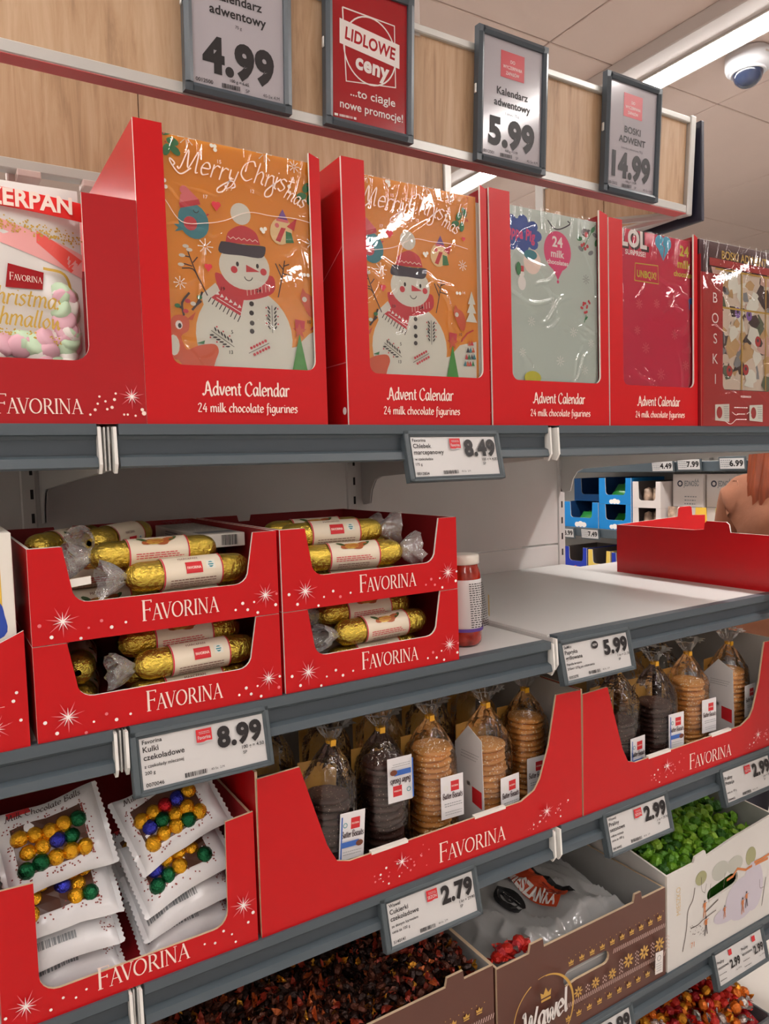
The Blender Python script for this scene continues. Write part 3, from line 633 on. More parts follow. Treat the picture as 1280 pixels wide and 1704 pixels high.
def snowman_art(p, dx=0):
    def at(cx, cy): x, y = A4(cx, cy); return (x + dx, y)
    def R(cx0, cx1, cy): return (A4(cx1, cy)[0] - A4(cx0, cy)[0]) / 2
    def pts(*l): return [at(*q) for q in l]
    p.rect(0, 0, .272, CALH, ORG)
    p.poly(pts((360, 1345), (330, 1440), (330, 1520), (1020, 1560), (1015, 1180), (900, 1200), (830, 1270)), SNOW)
    x, y = at(1045, 1190); 
    x, y = at(555, 1215); p.disc(x, y, R(290, 815, 1200), SNOW, R(290, 815, 1200) * .98, 32)
    p.poly(pts((388, 920), (310, 985), (330, 1060), (440, 990)), SNOW)
    # scarf and tail
    p.poly([at(*q) for q in crom([(385, 870), (430, 985), (560, 1015), (690, 985), (715, 930), (685, 880), (560, 925), (440, 880)], 4, True)], SCF)
    p.poly(pts((420, 960), (545, 1005), (525, 1100), (365, 1000)), SCF)
    for i in range(9): a = i / 8; p.line(pts((365 + 160 * a, 1000 + 100 * a), (350 + 160 * a, 1025 + 108 * a)), .0013, BLACK)
    for i in range(6): a = i / 5; x, y = at(400 + 120 * a, 985 + 72 * a); p.poly([(x - .003, y), (x + .003, y), (x, y + .005)], WHITE)
    p.line(pts((395, 1000), (532, 1085)), .001, WHITE)
    for i in range(7): a = i / 6; p.line(pts((560 + 120 * a, 950 - 20 * a), (563 + 120 * a, 990 - 22 * a)), .0009, CREAM)
    # head, hat, face
    x, y = at(548, 835); r = R(410, 685, 840); p.disc(x, y, r, SNOW, r * .84, 28)
    p.poly([at(*q) for q in crom([(442, 700), (460, 640), (530, 608), (605, 645), (632, 715)], 5)] , SCF)
    p.line(pts(*[(455 + 15 * i, 672 + (6 if i % 2 else -6) + 2 * i) for i in range(12)]), .0012, CREAM)
    p.poly([at(*q) for q in crom([(415, 700), (412, 755), (530, 772), (640, 785), (662, 735), (640, 720), (540, 712), (440, 695)], 4, True)], NVY)
    x, y = at(525, 545); p.disc(x, y, R(470, 580, 545), SNOW, None, 22)
    for q in ((508, 818), (617, 830)): x, y = at(*q); p.disc(x, y, .0022, BLACK, .0035, 10)
    p.poly(pts((555, 822), (630, 862), (556, 862)), SCF)
    for q in ((490, 848), (650, 862)): x, y = at(*q); p.disc(x, y, .005, SCF, None, 12)
    x, y = at(568, 885); p.ring(x, y, .0055, .0067, BLACK, 10, 1, a0=PI * 1.05, a1=PI * 1.95)
    for q in ((585, 1035), (585, 1085), (588, 1140), (588, 1185)): x, y = at(*q); p.disc(x, y, .0036, BLACK, None, 10)
    # stick arms
    for st in ([(345, 990), (285, 870), (245, 770), (228, 715)], [(300, 905), (265, 845), (205, 840)], [(265, 810), (290, 780)], [(250, 780), (205, 770)], [(262, 830), (215, 815)], [(730, 1000), (750, 900), (765, 800)], [(752, 900), (715, 815)], [(755, 870), (805, 885)], [(762, 830), (790, 820)], [(758, 850), (735, 820)]): p.line([at(*q) for q in crom(st, 3)], .0016, TWG)
    for q in ((225, 720), (205, 770), (200, 820), (245, 740)): x, y = at(*q); p.disc(x, y, .0045, SNOW, .0025, 9)
    # sprigs on the body
    for (a, b, c) in (((490, 1270), (365, 1180), BLACK), ((700, 1195), (695, 1045), BLACK), ((570, 1305), (680, 1250), SCF)):
        (x0, y0), (x1, y1) = at(*a), at(*b); p.line([(x0, y0), (x1, y1)], .0008, TWG); d = Vector((x1 - x0, y1 - y0)); n_ = Vector((-d.y, d.x)).normalized()
        for i in range(6):
            for sg in (-1, 1):
                q = Vector((x0, y0)) + d * (.2 + .14 * i) + n_ * .005 * sg; p.disc(q.x, q.y, .0034 if c is BLACK else .0022, c, .0012 if c is BLACK else .0022, 7, rot=math.atan2(d.y, d.x) + sg * .6)
                if c is BLACK and i % 2: q += n_ * sg * .004; p.disc(q.x, q.y, .0013, SCF, None, 6)
    # birds
    x, y = at(268, 585); p.disc(x, y, .021, TEAL, .024, 20, rot=.3); p.poly(pts((215, 600), (160, 600), (185, 620), (165, 640), (230, 630)), TEAL); x, y = at(250, 597); p.disc(x, y, .0095, SCF, None, 12)
    p.poly(pts((190, 505), (300, 485), (298, 470), (235, 405), (195, 440)), PINK); p.line(pts((192, 498), (300, 480)), .007, SCF); x, y = at(215, 415); p.disc(x, y, .006, PINK, None, 10); p.poly(pts((338, 545), (355, 548), (338, 560)), SCF); x, y = at(280, 525); p.ring(x, y, .003, .004, BLACK, 8, 1, a0=PI, a1=2 * PI)
    x, y = at(745, 640); p.disc(x, y, .017, CRM, .02, 18, rot=-.4); p.poly(pts((720, 580), (782, 585), (752, 520)), LIL); p.line(pts((718, 575), (785, 590)), .004, PINK); p.poly(pts((715, 690), (745, 620), (770, 625), (740, 700)), SCF); p.poly(pts((770, 640), (800, 650), (815, 705), (770, 705)), HGR); p.poly(pts((775, 615), (830, 570), (815, 640)), SCF); x, y = at(722, 608); p.disc(x, y, .0035, PINK, None, 9)
    # deer
    p.poly([at(*q) for q in crom([(240, 1285), (300, 1262), (380, 1255), (405, 1290), (390, 1340), (360, 1400), (250, 1395), (180, 1330), (215, 1280)], 4, True)], DEER)
    p.poly([at(*q) for q in crom([(150, 1110), (200, 1095), (240, 1120), (240, 1180), (200, 1215), (230, 1300), (180, 1340), (140, 1300), (140, 1180)], 4, True)], DEER); p.poly(pts((230, 1120), (280, 1080), (262, 1125)), DEER); x, y = at(188, 1150); p.disc(x, y, .005, WHITE, .006, 10); p.disc(x + .001, y - .001, .0025, BLACK, .0035, 8); x, y = at(160, 1260); p.disc(x, y, .008, SNOW, .014, 12)
    p.poly(pts((285, 1250), (330, 1235), (325, 1255)), HGR)
    for st in ([(215, 1100), (205, 1030), (245, 975)], [(210, 1060), (165, 1040)], [(260, 1070), (290, 1030), (315, 970)], [(280, 1045), (310, 1020)]): p.line([at(*q) for q in crom(st, 3)], .003, TWG)
    for q, m in (((180, 1045), HGR), ((235, 1020), SCF), ((300, 1000), HGR), ((265, 1035), SNOW), ((225, 1075), SCF)): x, y = at(*q); p.disc(x, y, .004, m, .003, 8)
    # fox, sledge, right hand trees
    p.poly([at(*q) for q in crom([(850, 1000), (870, 975), (915, 1000), (935, 1060), (925, 1110), (895, 1100), (870, 1050)], 4, True)], DEER); p.poly(pts((850, 990), (862, 950), (885, 985)), DEER); x, y = at(872, 1012); p.disc(x, y, .004, SNOW, None, 9)
    p.line(pts((905, 1180), (945, 1130), (990, 1110)), .0022, SCF); p.poly(pts((820, 1120), (875, 1130), (870, 1190), (822, 1180)), SCF)
    p.poly(pts((845, 1200), (805, 1408), (892, 1412)), TREE); p.star(*at(845, 1185), .012, DEER, 5, .4)
    for r_ in range(4):
        for k in range(4 - r_ + 1 if r_ else 4):
            x, y = at(935 + 18 * k + r_ * 9, 1330 - r_ * 42); p.poly([(x - .0035, y), (x + .0035, y), (x, y + .009)], (TEAL, DEER, SCF, HGR, NVY)[(r_ * 2 + k) % 5])
    for k in range(3): x, y = at(975, 1060 - k * 55); p.poly([(x - .012 + k * .002, y), (x + .012 - k * .002, y), (x, y + .022)], SNOW)
    # holly, flakes, dots, hearts
    for q, a in (((110, 95), .3), ((152, 152), -.2), ((118, 195), 1.2), ((165, 200), -.7), ((880, 405), 1), ((915, 380), 2), ((900, 470), 1.4), ((855, 450), .3)): x, y = at(*q); p.disc(x, y, .0085, HGR, .0052, 10, rot=a)
    R_ = random.Random(4)
    for i in range(26): cx, cy = ((100 + R_.random() * 55, 70 + R_.random() * 90) if i < 8 else (885 + R_.random() * 60, 280 + R_.random() * 180)); x, y = at(cx, cy); p.disc(x, y, .0012, SCF, None, 6)
    for q, r in (((225, 132), .011), ((650, 220), .011), ((812, 290), .008), ((330, 725), .01), ((192, 922), .008), ((905, 710), .008)): p.flake(*at(*q), r, SNOW, .0009)
    for q in ((380, 180), (382, 200), (362, 176), (635, 632), (655, 630), (645, 645), (868, 880), (888, 882), (105, 365), (112, 400), (785, 400)): x, y = at(*q); p.disc(x, y, .0028, SNOW, None, 8)
    for q, r in (((388, 505), .007), ((910, 548), .004), ((345, 840), .006)):
        x, y = at(*q); p.disc(x - r * .4, y + r * .3, r * .55, SCF, None, 8); p.disc(x + r * .4, y + r * .3, r * .55, SCF, None, 8); p.poly([(x - r * .85, y + r * .1), (x + r * .85, y + r * .1), (x, y - r)], SCF)
    p.line([at(*q) for q in crom([(110, 470), (200, 590), (340, 598), (440, 583), (560, 540), (690, 560), (820, 575), (940, 610)], 5)], .0009, CREAM)
    for s_, q in (('15', (405, 275)), ('17', (330, 465)), ('12', (585, 435)), ('16', (805, 370)), ('19', (425, 965)), ('5', (475, 1200)), ('8', (668, 1125)), ('13', (470, 1310)), ('10', (895, 1145)), ('14', (915, 888)), ('2', (820, 945)), ('24', (620, 975))): x, y = at(*q); p.text(s_, x, y, .0048, CREAM if q[1] < 950 and q[0] != 620 else BLACK, 'c', .01)
    # lettering
    x, y = at(340, 345); p.hand('Merry', x, y, .029, CREAM, wd=.082, pen=.065, rot=-.10, slant=.25, n=6); x, y = at(655, 400); p.hand('Christ', x, y, .029, CREAM, wd=.082, pen=.065, rot=-.12, slant=.25, n=6); x, y = at(805, 490); p.hand('mas', x, y, .021, CREAM, wd=.034, pen=.085, rot=-.35, slant=.2, n=6)
    p.line([at(*q) for q in crom([(250, 300), (190, 330), (140, 270), (135, 245), (160, 270), (150, 285)], 5)], .0018, CREAM); p.line([at(*q) for q in crom([(470, 350), (430, 420), (395, 430), (400, 405), (470, 370), (490, 400), (470, 410)], 5)], .0018, CREAM); p.line([at(*q) for q in crom([(700, 350), (690, 440), (655, 455), (660, 420), (740, 360)], 5)], .0018, CREAM)
CALSIDE = mat('calendar_side_white', (232, 228, 218), .5)
def calendar(parent_loc, label, art, base, group=None, w_=.262):
    t = thing('advent_calendar', label, 'advent calendar', parent_loc, group=group)
    MB().bevbox(0, w_, 0, .014, 0, CALH, base, .0008).part('carton', t)
    p = Print(t, (0, 0, 0), (1, 0, 0), (0, 0, 1), .0003, step=.000012, clip=(0, 0, w_, CALH)); art(p); p.done()
    return t
def cal_tray(label, X0, X1, wl, wr, H, dx=0, cx=None):
    W = X1 - X0
    fr = [(0, 0), (W, 0), (W, H - .004), (W - wr, H + .002)] + arc(W - wr - .014, .094, .014, 0, -PI / 2) + arc(wl + .014, .094, .014, -PI / 2, -PI) + [(wl, H), (0, H)]
    t, p = tray('calendar_tray', label, X0, X1, Z1, fr, H, H, .40, RED, REDI, EDGEW)
    c = cx or (W * .53)
    p.hand('Advent Calendar', c, .040, .019, CREAM, wd=.128, pen=.11); p.hand('24 milk chocolate figurines', c, .0165, .0125, CREAM, wd=.148, pen=.12)
    p.done()
    q = Print(t, (0, 0, 0), (0, -1, 0), (0, 0, 1), .0004)
    q.line([(-.003, .27), (-.16, .18)], .0018, PINK); q.line([(-.003, .095), (-.2, .095)], .0015, PINK); q.disc(-.012, .022, .006, WHITE); q.done()
    return t
cal_tray('red calendar tray beside the marshmallow tray', .2486, .5165, .0375, .017, .394)
cal_tray('red calendar tray beside the pale green calendar tray, with an orange calendar', .553, .832, .040, .0135, .402, cx=.135)
cal_tray('red calendar tray holding the pale green calendar', .838, 1.1275, .046, .022, .403, cx=.158)
cal_tray('red calendar tray holding the magenta calendar', 1.1305, 1.3985, .038, .012, .396, cx=.143)
ZC1 = Z1 + .0045
c1 = calendar((.262, YF + .013, ZC1), 'orange snowman advent calendar next to the marshmallow bag', lambda p: snowman_art(p), CALSIDE, w_=.25)
film_sheet(c1, .0, .25, .0, CALH, -.003, .007, 1)
c2 = calendar((.5582, YF + .013, ZC1), 'orange snowman advent calendar next to the pale green one', lambda p: snowman_art(p, -.0145), CALSIDE, w_=.258)
film_sheet(c2, .0, .258, .0, CALH, -.003, .008, 27, pleat=1.6)
MB().bevbox(.2582, .269, .0, .014, 0, CALH - .008, CALSIDE, .001).part('side_flap', c2)
PALE = mat('pale_green_print', (196, 208, 200), .4); MAG = mat('magenta_print', (206, 28, 74), .38); BAUB = mat('bauble_pink_print', (226, 70, 128), .45); BLU = mat('cloud_blue_print', (42, 86, 168), .45); CYN = mat('heart_cyan_print', (70, 176, 206), .45); LIME = mat('lime_print', (200, 196, 48), .45); GRY = mat('grey_print', (128, 132, 136), .5)
def A6(cx, cy, X0): q = PY(810 + cx * .3672, 300 + cy * .3672, YF + .013); return (q.x - X0, q.z - ZC1)
def pale_art(p):
    a = lambda x, y: A6(x, y, .846)
    p.rect(0, 0, .272, CALH, PALE)
    x, y = a(150, 240); p.disc(x, y, .042, BLU, .026, 16); 
    for k in range(9): p.disc(x + .04 * math.cos(k * .7), y + .024 * math.sin(k * .7), .012, BLU, .01, 10)
    p.text('Peppa Pig', x - .002, y - .008, .018, BAUB, 'c', .04, wd=.074, rot=-.08)
    x, y = a(320, 322); p.disc(x, y, .034, BAUB, .036, 28); p.poly([(x - .014, y - .03), (x + .014, y - .03), (x, y - .052)], BAUB); p.disc(x, y - .055, .003, BAUB)
    p.text('24', x, y + .008, .0175, WHITE, 'c', .03); p.text('milk', x, y - .011, .0125, WHITE, 'c', .03); p.text('chocolates', x, y - .024, .008, WHITE, 'c', .03)
    p.line([(q[0], q[1]) for q in crom([a(275, 180), a(300, 215), a(330, 222), a(375, 200), a(365, 185)], 5)], .0022, NVY)
    x, y = a(445, 238); p.disc(x, y, .010, TWG, .008, 12); p.disc(x + .003, y - .003, .005, SCF); p.poly([(x + .006, y), (x + .014, y + .006), (x + .008, y + .008)], NVY)
    for q in ((440, 290), (455, 300), (445, 310), (430, 295)): p.disc(*a(*q), .0035, SCF)
    for q, an in (((480, 225), .8), ((420, 265), .2), ((495, 285), 1.2), ((425, 310), -.5), ((470, 330), .4), ((490, 250), -.3)): p.disc(*a(*q), .0075, HGR if q[1] % 2 else GRY, .0042, 9, rot=an)
    p.line([a(430, 320), a(460, 260), a(490, 205)], .0014, HGR)
    x, y = a(205, 370); p.disc(x, y, .021, CREAM, .022, 16); p.disc(x - .004, y + .012, .016, TEAL, .009, 12)
    x, y = a(158, 465); p.disc(x, y, .0095, WHITE, .013, 14); p.disc(x, y + .016, .006, WHITE); p.rect(x - .005, y + .02, x + .005, y + .03, SCF)
    for k in range(14): p.disc(*a(445 + 22 * math.cos(k * 1.1) * (.4 + .6 * (k % 3) / 2), 570 + 30 * math.sin(k * 1.1) * (.4 + .6 * (k % 2))), .0026, SCF, None, 7)
    p.line([a(450, 610), a(440, 645)], .0014, HGR); p.disc(*a(450, 625), .005, HGR, .002, 8, rot=.8)
    for q, r in (((448, 450), .008), ((300, 560), .009), ((470, 740), .007), ((200, 640), .008), ((390, 690), .008), ((160, 780), .007), ((330, 820), .009), ((440, 860), .008)): p.flake(*a(*q), r, GRY if q[0] == 448 else WHITE, .0009)
    p.disc(*a(205, 895), .02, LIME, .012, 16); p.disc(*a(140, 400), .006, HGR, .012, 8)
c3 = calendar((.8465, YF + .013, ZC1), 'pale green advent calendar with a pink bauble, in a red tray', pale_art, CALSIDE); film_sheet(c3, .0, .262, .0, CALH + .004, -.003, .009, 9, pleat=1.8)
def magenta_art(p):
    a = lambda x, y: A6(x, y, 1.137)
    p.rect(0, 0, .256, CALH, MAG)
    x, y = a(668, 300); p.text('LOL', x + .003, y - .003, .032, BLACK, 'c', .075, wd=.082); p.text('LOL', x, y, .031, WHITE, 'c', .045, wd=.076); p.text('SURPRISE!', x + .004, y - .017, .009, WHITE, 'c', .03, wd=.06)
    x, y = a(800, 300); r = .024; p.disc(x - r * .45, y + r * .3, r * .6, CYN, None, 14); p.disc(x + r * .45, y + r * .3, r * .6, CYN, None, 14); p.poly([(x - r * .95, y + r * .1), (x + r * .95, y + r * .1), (x, y - r * 1.2)], CYN); p.line([(x, y + r * .4), (x - .004, y + .004), (x + .004, y - .002), (x, y - r)], .002, MAG)
    for s_, q, h in (('24', (895, 345), .02), ('milk', (895, 400), .016), ('chocolates', (897, 440), .0105)): x, y = a(*q); p.text(s_, x, y, h, LIME, 'c', .03)
    x, y = a(725, 425); p.line([(x - .036, y - .016), (x + .036, y - .016), (x + .034, y + .02), (x - .034, y + .018), (x - .036, y - .016)], .002, LIME); p.text('UNBOX!', x, y - .008, .013, LIME, 'c', .03, wd=.058)
    for q, r in (((790, 880), .011), ((770, 560), .008), ((690, 560), .009), ((850, 700), .009), ((720, 760), .01), ((900, 840), .009), ((830, 560), .007), ((680, 680), .008)): p.flake(*a(*q), r, PINK, .0012)
    x, y = a(928, 550); p.disc(x, y, .012, BLU, .007, 12); p.rect(x - .01, y - .018, x - .007, y, BLU); p.rect(x + .006, y - .018, x + .009, y, BLU); p.poly([(x + .006, y), (x + .012, y + .02), (x + .016, y + .018), (x + .012, y)], BLU); p.line([(x + .013, y + .018), (x + .008, y + .034)], .002, BLU); p.line([(x + .015, y + .018), (x + .02, y + .034)], .002, BLU)
c4 = calendar((1.137, YF + .013, ZC1), 'magenta advent calendar with lime lettering, in a red tray', magenta_art, CALSIDE, w_=.256); film_sheet(c4, .0, .254, .0, CALH + .002, -.003, .009, 31, pleat=1.5)
# ---- dark red box with photo collage at the gondola end
MAROON = mat('maroon_print', (70, 34, 40), .4); DRED = mat('brick_red_print', (176, 34, 36), .45); TAN = mat('tan_print', (196, 160, 110), .5); BEI = mat('beige_print', (216, 200, 182), .5); MUS = mat('mustard_print', (208, 160, 40), .5)
WGRN = mat('collage_green', (86, 100, 76), .5); BLUSH2 = mat('collage_pink', (206, 168, 156), .5)
BW, BH = .272, .392
bk = thing('collage_calendar_box', 'brick red calendar box with a picture collage window beside the magenta calendar', 'advent calendar', (1.405, YF + .003, Z1))
MB().bevbox(0, BW, 0, .06, 0, BH, MAROON, .001).part('carton', bk)
MB().prism([(-.001, 0), (BW + .001, 0), (BW + .001, .323), (BW - .02, .323)] + arc(BW - .032, .09, .012, 0, -PI / 2) + arc(.085, .09, .012, -PI / 2, -PI) + [(.073, .323), (-.001, .323)], -.0045, -.0008, DRED, EDGE).part('sleeve', bk)
MB().box(-.0015, -.0003, -.004, .06, 0, .36, REDI).part('sleeve_side', bk)
p = Print(bk, (0, 0, 0), (1, 0, 0), (0, 0, 1), .0004, step=.000015, clip=(.02, .06, BW - .003, BH))
p.rect(.05, .08, BW - .004, .335, BEI); R_ = random.Random(12)
for k in range(120):
    x, y = .052 + R_.random() * (BW - .062), .09 + R_.random() * .235; m = R_.choice((BEI, SNOW, WGRN, TWG, GRY, TAN, TAN, BEI, BEI, SNOW, TWG, BLUSH2)); rr = .006 + .010 * R_.random()
    p.poly([(x + rr * 1.7 * (.5 + R_.random()) * math.cos(a_), y + rr * 1.5 * (.5 + R_.random()) * math.sin(a_)) for a_ in [.2 + PI / 3 * i for i in range(6)]], m)
for (x, y) in ((.13, .248), (.172, .245), (.205, .19), (.10, .12), (.16, .125)): p.disc(x, y, .0105, LIL if y > .2 else DRED, .012, 14); p.disc(x, y + .002, .004, NVY)
for x in (.145, .235): p.rect(x - .002, .08, x + .002, .335, GOLD)
for y in (.255, .335): p.rect(.05, y - .002, BW - .004, y + .002, GOLD)
for k in range(18): x, y = .056 + .011 * k, .345 + .004 * math.sin(k); p.disc(x, y, .0035, GOLD, None, 8)
p.rect(.03, .34, BW - .004, .356, DRED); p.text('BOSKI ADWENT', .155, .358, .0165, GOLD, 'c', .02, wd=.165)
p.done(); p = Print(bk, (0, -.0045, 0), (1, 0, 0), (0, 0, 1), .0004)
for k, ch in enumerate('BOSKI'): p.text(ch, .046, .262 - k * .043, .021, WHITE, 'c')
for x in (.045, .165): p.poly([(x, .012), (x + .05, .009), (x + .05, .048), (x, .046)], SNOW); p.disc(x + .015, .029, .010, DRED, .013, 16); p.lines(x + .03, x + .047, .042, .018, 6, GRY, .0012, 3)
p.lines(.105, .155, .04, .04, 1, WHITE, .0018); p.lines(.115, .145, .026, .026, 1, WHITE, .0018, 5); p.lines(.11, .15, .014, .014, 1, WHITE, .0018, 7); p.line(crom([(.095, .03), (.108, .024), (.12, .026)], 4), .001, WHITE); p.line(crom([(.07, .01), (.09, .004), (.11, .014)], 4), .001, WHITE); p.line(crom([(.148, .026), (.158, .03), (.166, .024)], 4), .001, WHITE); p.text('PRZESUNIĘCIE', .145, .062, .004, WHITE, 'c'); p.done()
film_sheet(bk, .0, BW, .001, BH, -.009, .006, 21)
# ------------------------------------------------------------------ marshmallow tray and bag (far left, top shelf)
W = .248 + .165; fr = ucut(W, .288, .072, .067, .079, 0, .02)
t, p = tray('marshmallow_tray', 'red tray with white star print holding the marshmallow bag', -.165, .248, Z1, fr, .28, .28, .36, REDD, REDI, EDGEW, y=YF - .002 + .004)
p.favorina(.236, .012, .024, CREAM, wd=.098); q = PY(219, 660); starry(p, q.x + .165, q.z - Z1, .017)
for x, y, r in ((165, 660, 2), (150, 690, 2), (158, 682, 2.6), (190, 665, 2.6), (192, 655, 2), (186, 678, 2.8), (175, 668, 2), (178, 681, 2.2), (206, 690, 2), (212, 690, 2), (225, 692, 2), (236, 682, 3), (239, 688, 4), (162, 672, 2)): q = PY(x, y); p.disc(q.x + .165, q.z - Z1, r * .00075, CREAM, None, 8)
p.done()
PWH = mat('pouch_white', (226, 222, 218), .25, spec=.6, coat=.3, bump=.1, bscale=12); HOT = mat('hot_red_card', (236, 30, 26), .4); MINT = mat('mint_marshmallow', (196, 222, 190), .6); ROSE = mat('rose_marshmallow', (226, 178, 192), .6); MWH = mat('white_marshmallow', (238, 232, 226), .6); CORAL = mat('coral_print', (244, 92, 84), .4); BLUSH = mat('blush_print', (240, 170, 168), .4)
bg = thing('marshmallow_bag', 'white marshmallow bag with a red header card in a red tray', 'sweet bag', (-.095, YF + .05, Z1 + .0045))
BWd, BHt = .30, .30
def bagf(u, v): x = (u - .5) * BWd; return (x + .13, -.022 * (1 - (2 * u - 1) ** 4) * (1 - (2 * v - 1) ** 6) + .003 * noise.noise(Vector((x * 18, v * 7, 3))), v * BHt)
MB().grid(bagf, 26, 26, PWH).part('pouch_front', bg, True)
MB().grid(lambda u, v: (lambda q: (q[0], .012 - q[1] * .6, q[2]))(bagf(u, v)), 14, 14, PWH).part('pouch_back', bg, True)
def bmap(x, y, k): u = (x - .13) / BWd + .5; q = bagf(u, y / BHt); return Vector((q[0], q[1] - k, q[2]))
p = Print(bg, (0, 0, 0), (1, 0, 0), (0, 0, 1), .0008, bmap)
def mq(x, y): q = PY(x, y, YF + .035); return (q.x + .095, q.z - Z1 - .0045)
def strip(pts0, pts1, m, n=14):
    for i in range(n):
        a, b = i / n, (i + 1) / n; L = lambda P, f: (P[0][0] + (P[1][0] - P[0][0]) * f, P[0][1] + (P[1][1] - P[0][1]) * f)
        p.k -= p.step * .98; p.poly([L(pts0, a), L(pts0, b), L(pts1, b), L(pts1, a)], m)
p.k += .0001; strip((mq(-40, 350), mq(140, 420)), (mq(-40, 390), mq(140, 460)), BLUSH); p.k += .0001; strip((mq(60, 385), mq(140, 430)), (mq(60, 405), mq(120, 452)), CORAL)
R_ = random.Random(3)
for k in range(170): x = R_.uniform(-30, 140); x_, y_ = mq(x, 372 + .21 * x + R_.gauss(0, 6)); p.k -= p.step * .9; p.disc(x_, y_, .0009 + .0006 * R_.random(), GOLD, None, 5)
p.poly([mq(12, 440), mq(72, 455), mq(70, 484), mq(8, 480)], SRED); 
x_, y_ = mq(14, 462); p.favorina(x_, y_ - .004, .0095, CREAM, wd=.037, rot=-.04)
x_, y_ = mq(38, 512); p.hand('Christmas', x_, y_, .021, GOLD, wd=.092, pen=.10, slant=.2, rot=-.02); x_, y_ = mq(38, 540); p.hand('marshmallows', x_ - .01, y_ - .004, .021, GOLD, wd=.125, pen=.10, slant=.2, rot=-.04)
p.line([mq(*q) for q in crom([(70, 450), (106, 458), (118, 490), (116, 540), (100, 575)], 5)], .0035, GOLD)
for k in range(90): x = R_.uniform(-10, 100); x_, y_ = mq(x, 553 + .2 * x + R_.gauss(0, 4)); p.k -= p.step * .9; p.disc(x_, y_, .0008 + .0006 * R_.random(), GOLD, None, 5)
p.done()
b0 = MB(); b0.lathe([(0, -.014), (.010, -.014), (.0125, -.011), (.0125, .011), (.010, .014), (0, .014)], 14, MINT); mm = {}
for m, k in ((MINT, 0), (ROSE, 1), (MWH, 2)):
    b0.mats = [m]; mm[k] = b0.mesh('marshmallow', True)
for k in range(30):
    x, y = R_.uniform(-20, 150), 0; y = 560 + R_.uniform(0, 60) if k < 20 else R_.uniform(480, 560); x = x if k < 20 else R_.uniform(122, 146)
    x_, y_ = mq(x, y)
    if y_ < .02: y_ = .02
    q = bmap(min(x_, .255), y_, -.006); inst('marshmallow', mm[k % 3], bg, q, (R_.random() * 3, R_.random() * 3, R_.random() * 3), (1.2, 1.2, 1.2))
hc = MB(); a0, a1, a2, a3 = mq(-60, 302), mq(133, 342), mq(133, 372), mq(-60, 333)
hc.grid(lambda u, v: (a0[0] + (a1[0] - a0[0]) * u, -.022 - .004 * math.sin(u * 3), (a3[1] + (a2[1] - a3[1]) * u) * (1 - v) + v * (a0[1] + (a1[1] - a0[1]) * u)), 10, 2, HOT)
hc.grid(lambda u, v: (a0[0] + (a1[0] - a0[0]) * u, -.020 - .004 * math.sin(u * 3), (a3[1] + (a2[1] - a3[1]) * u) * (1 - v) + v * (a0[1] + (a1[1] - a0[1]) * u)), 10, 2, HOT); hc.part('header_card', bg)
p = Print(bg, (0, -.0262, 0), (1, 0, 0), (0, 0, 1), .0006); x_, y_ = mq(118, 361); p.text('MARZERPAN', x_, y_, .019, CREAM, 'r', .035, wd=.15, rot=-.01); p.done()
# ------------------------------------------------------------------ second shelf: red tray with a picture carton (far left)
Z2 = LEV[2]
YEL = mat('yellow_print', (228, 184, 64), .4); BLW = mat('blue_wrap_print', (34, 70, 170), .35); CHO = mat('chocolate_print', (112, 58, 34), .5)
fr = [(0, 0), (.252, 0), (.252, .145), (.19, .118), (.06, .118), (0, .145)]
t, p = tray('carton_tray', 'red tray in front of the yellow and blue picture carton', -.165, .087, Z2, fr, .12, .12, .36, RED, REDI, EDGEW)
MB().prism([(.03, 0), (.232, 0), (.226, .055), (.03, .05)], -.0016, -.0004, RED, EDGEW).part('front_flap', t)
starry(p, .215, .03, .02)
for x, y, r in ((.236, .06, .0022), (.243, .035, .002), (.24, .07, .002), (.2, .012, .002), (.228, .014, .0022)): p.disc(x, y, r, WHITE, None, 8)
p.k = .0024; starry(p, .215, .03, .018); p.done()
pc = thing('picture_carton', 'tall carton printed with a yellow, blue and brown picture in a red tray', 'carton', (-.158, YF + .012, Z2 + .0045))
MB().bevbox(0, .238, 0, .18, 0, .262, CALSIDE, .001).part('carton', pc); p = Print(pc, (0, 0, 0), (1, 0, 0), (0, 0, 1), .0004, clip=(.001, .001, .237, .261))
p.rect(.0, .21, .224, .262, MUS); p.rect(0, .12, .224, .235, YEL); p.poly([(.0, .0), (.224, 0), (.224, .14), (0, .12)], SNOW); p.poly(crom([(.10, .17), (.16, .192), (.215, .182), (.226, .16), (.224, .135), (.18, .125), (.12, .13)], 4, True), BLW); p.disc(.175, .162, .03, NVY, .012, 14); p.poly(crom([(.08, .02), (.15, .10), (.224, .105), (.224, .0), (.09, .0)], 4, True), CHO); p.done()
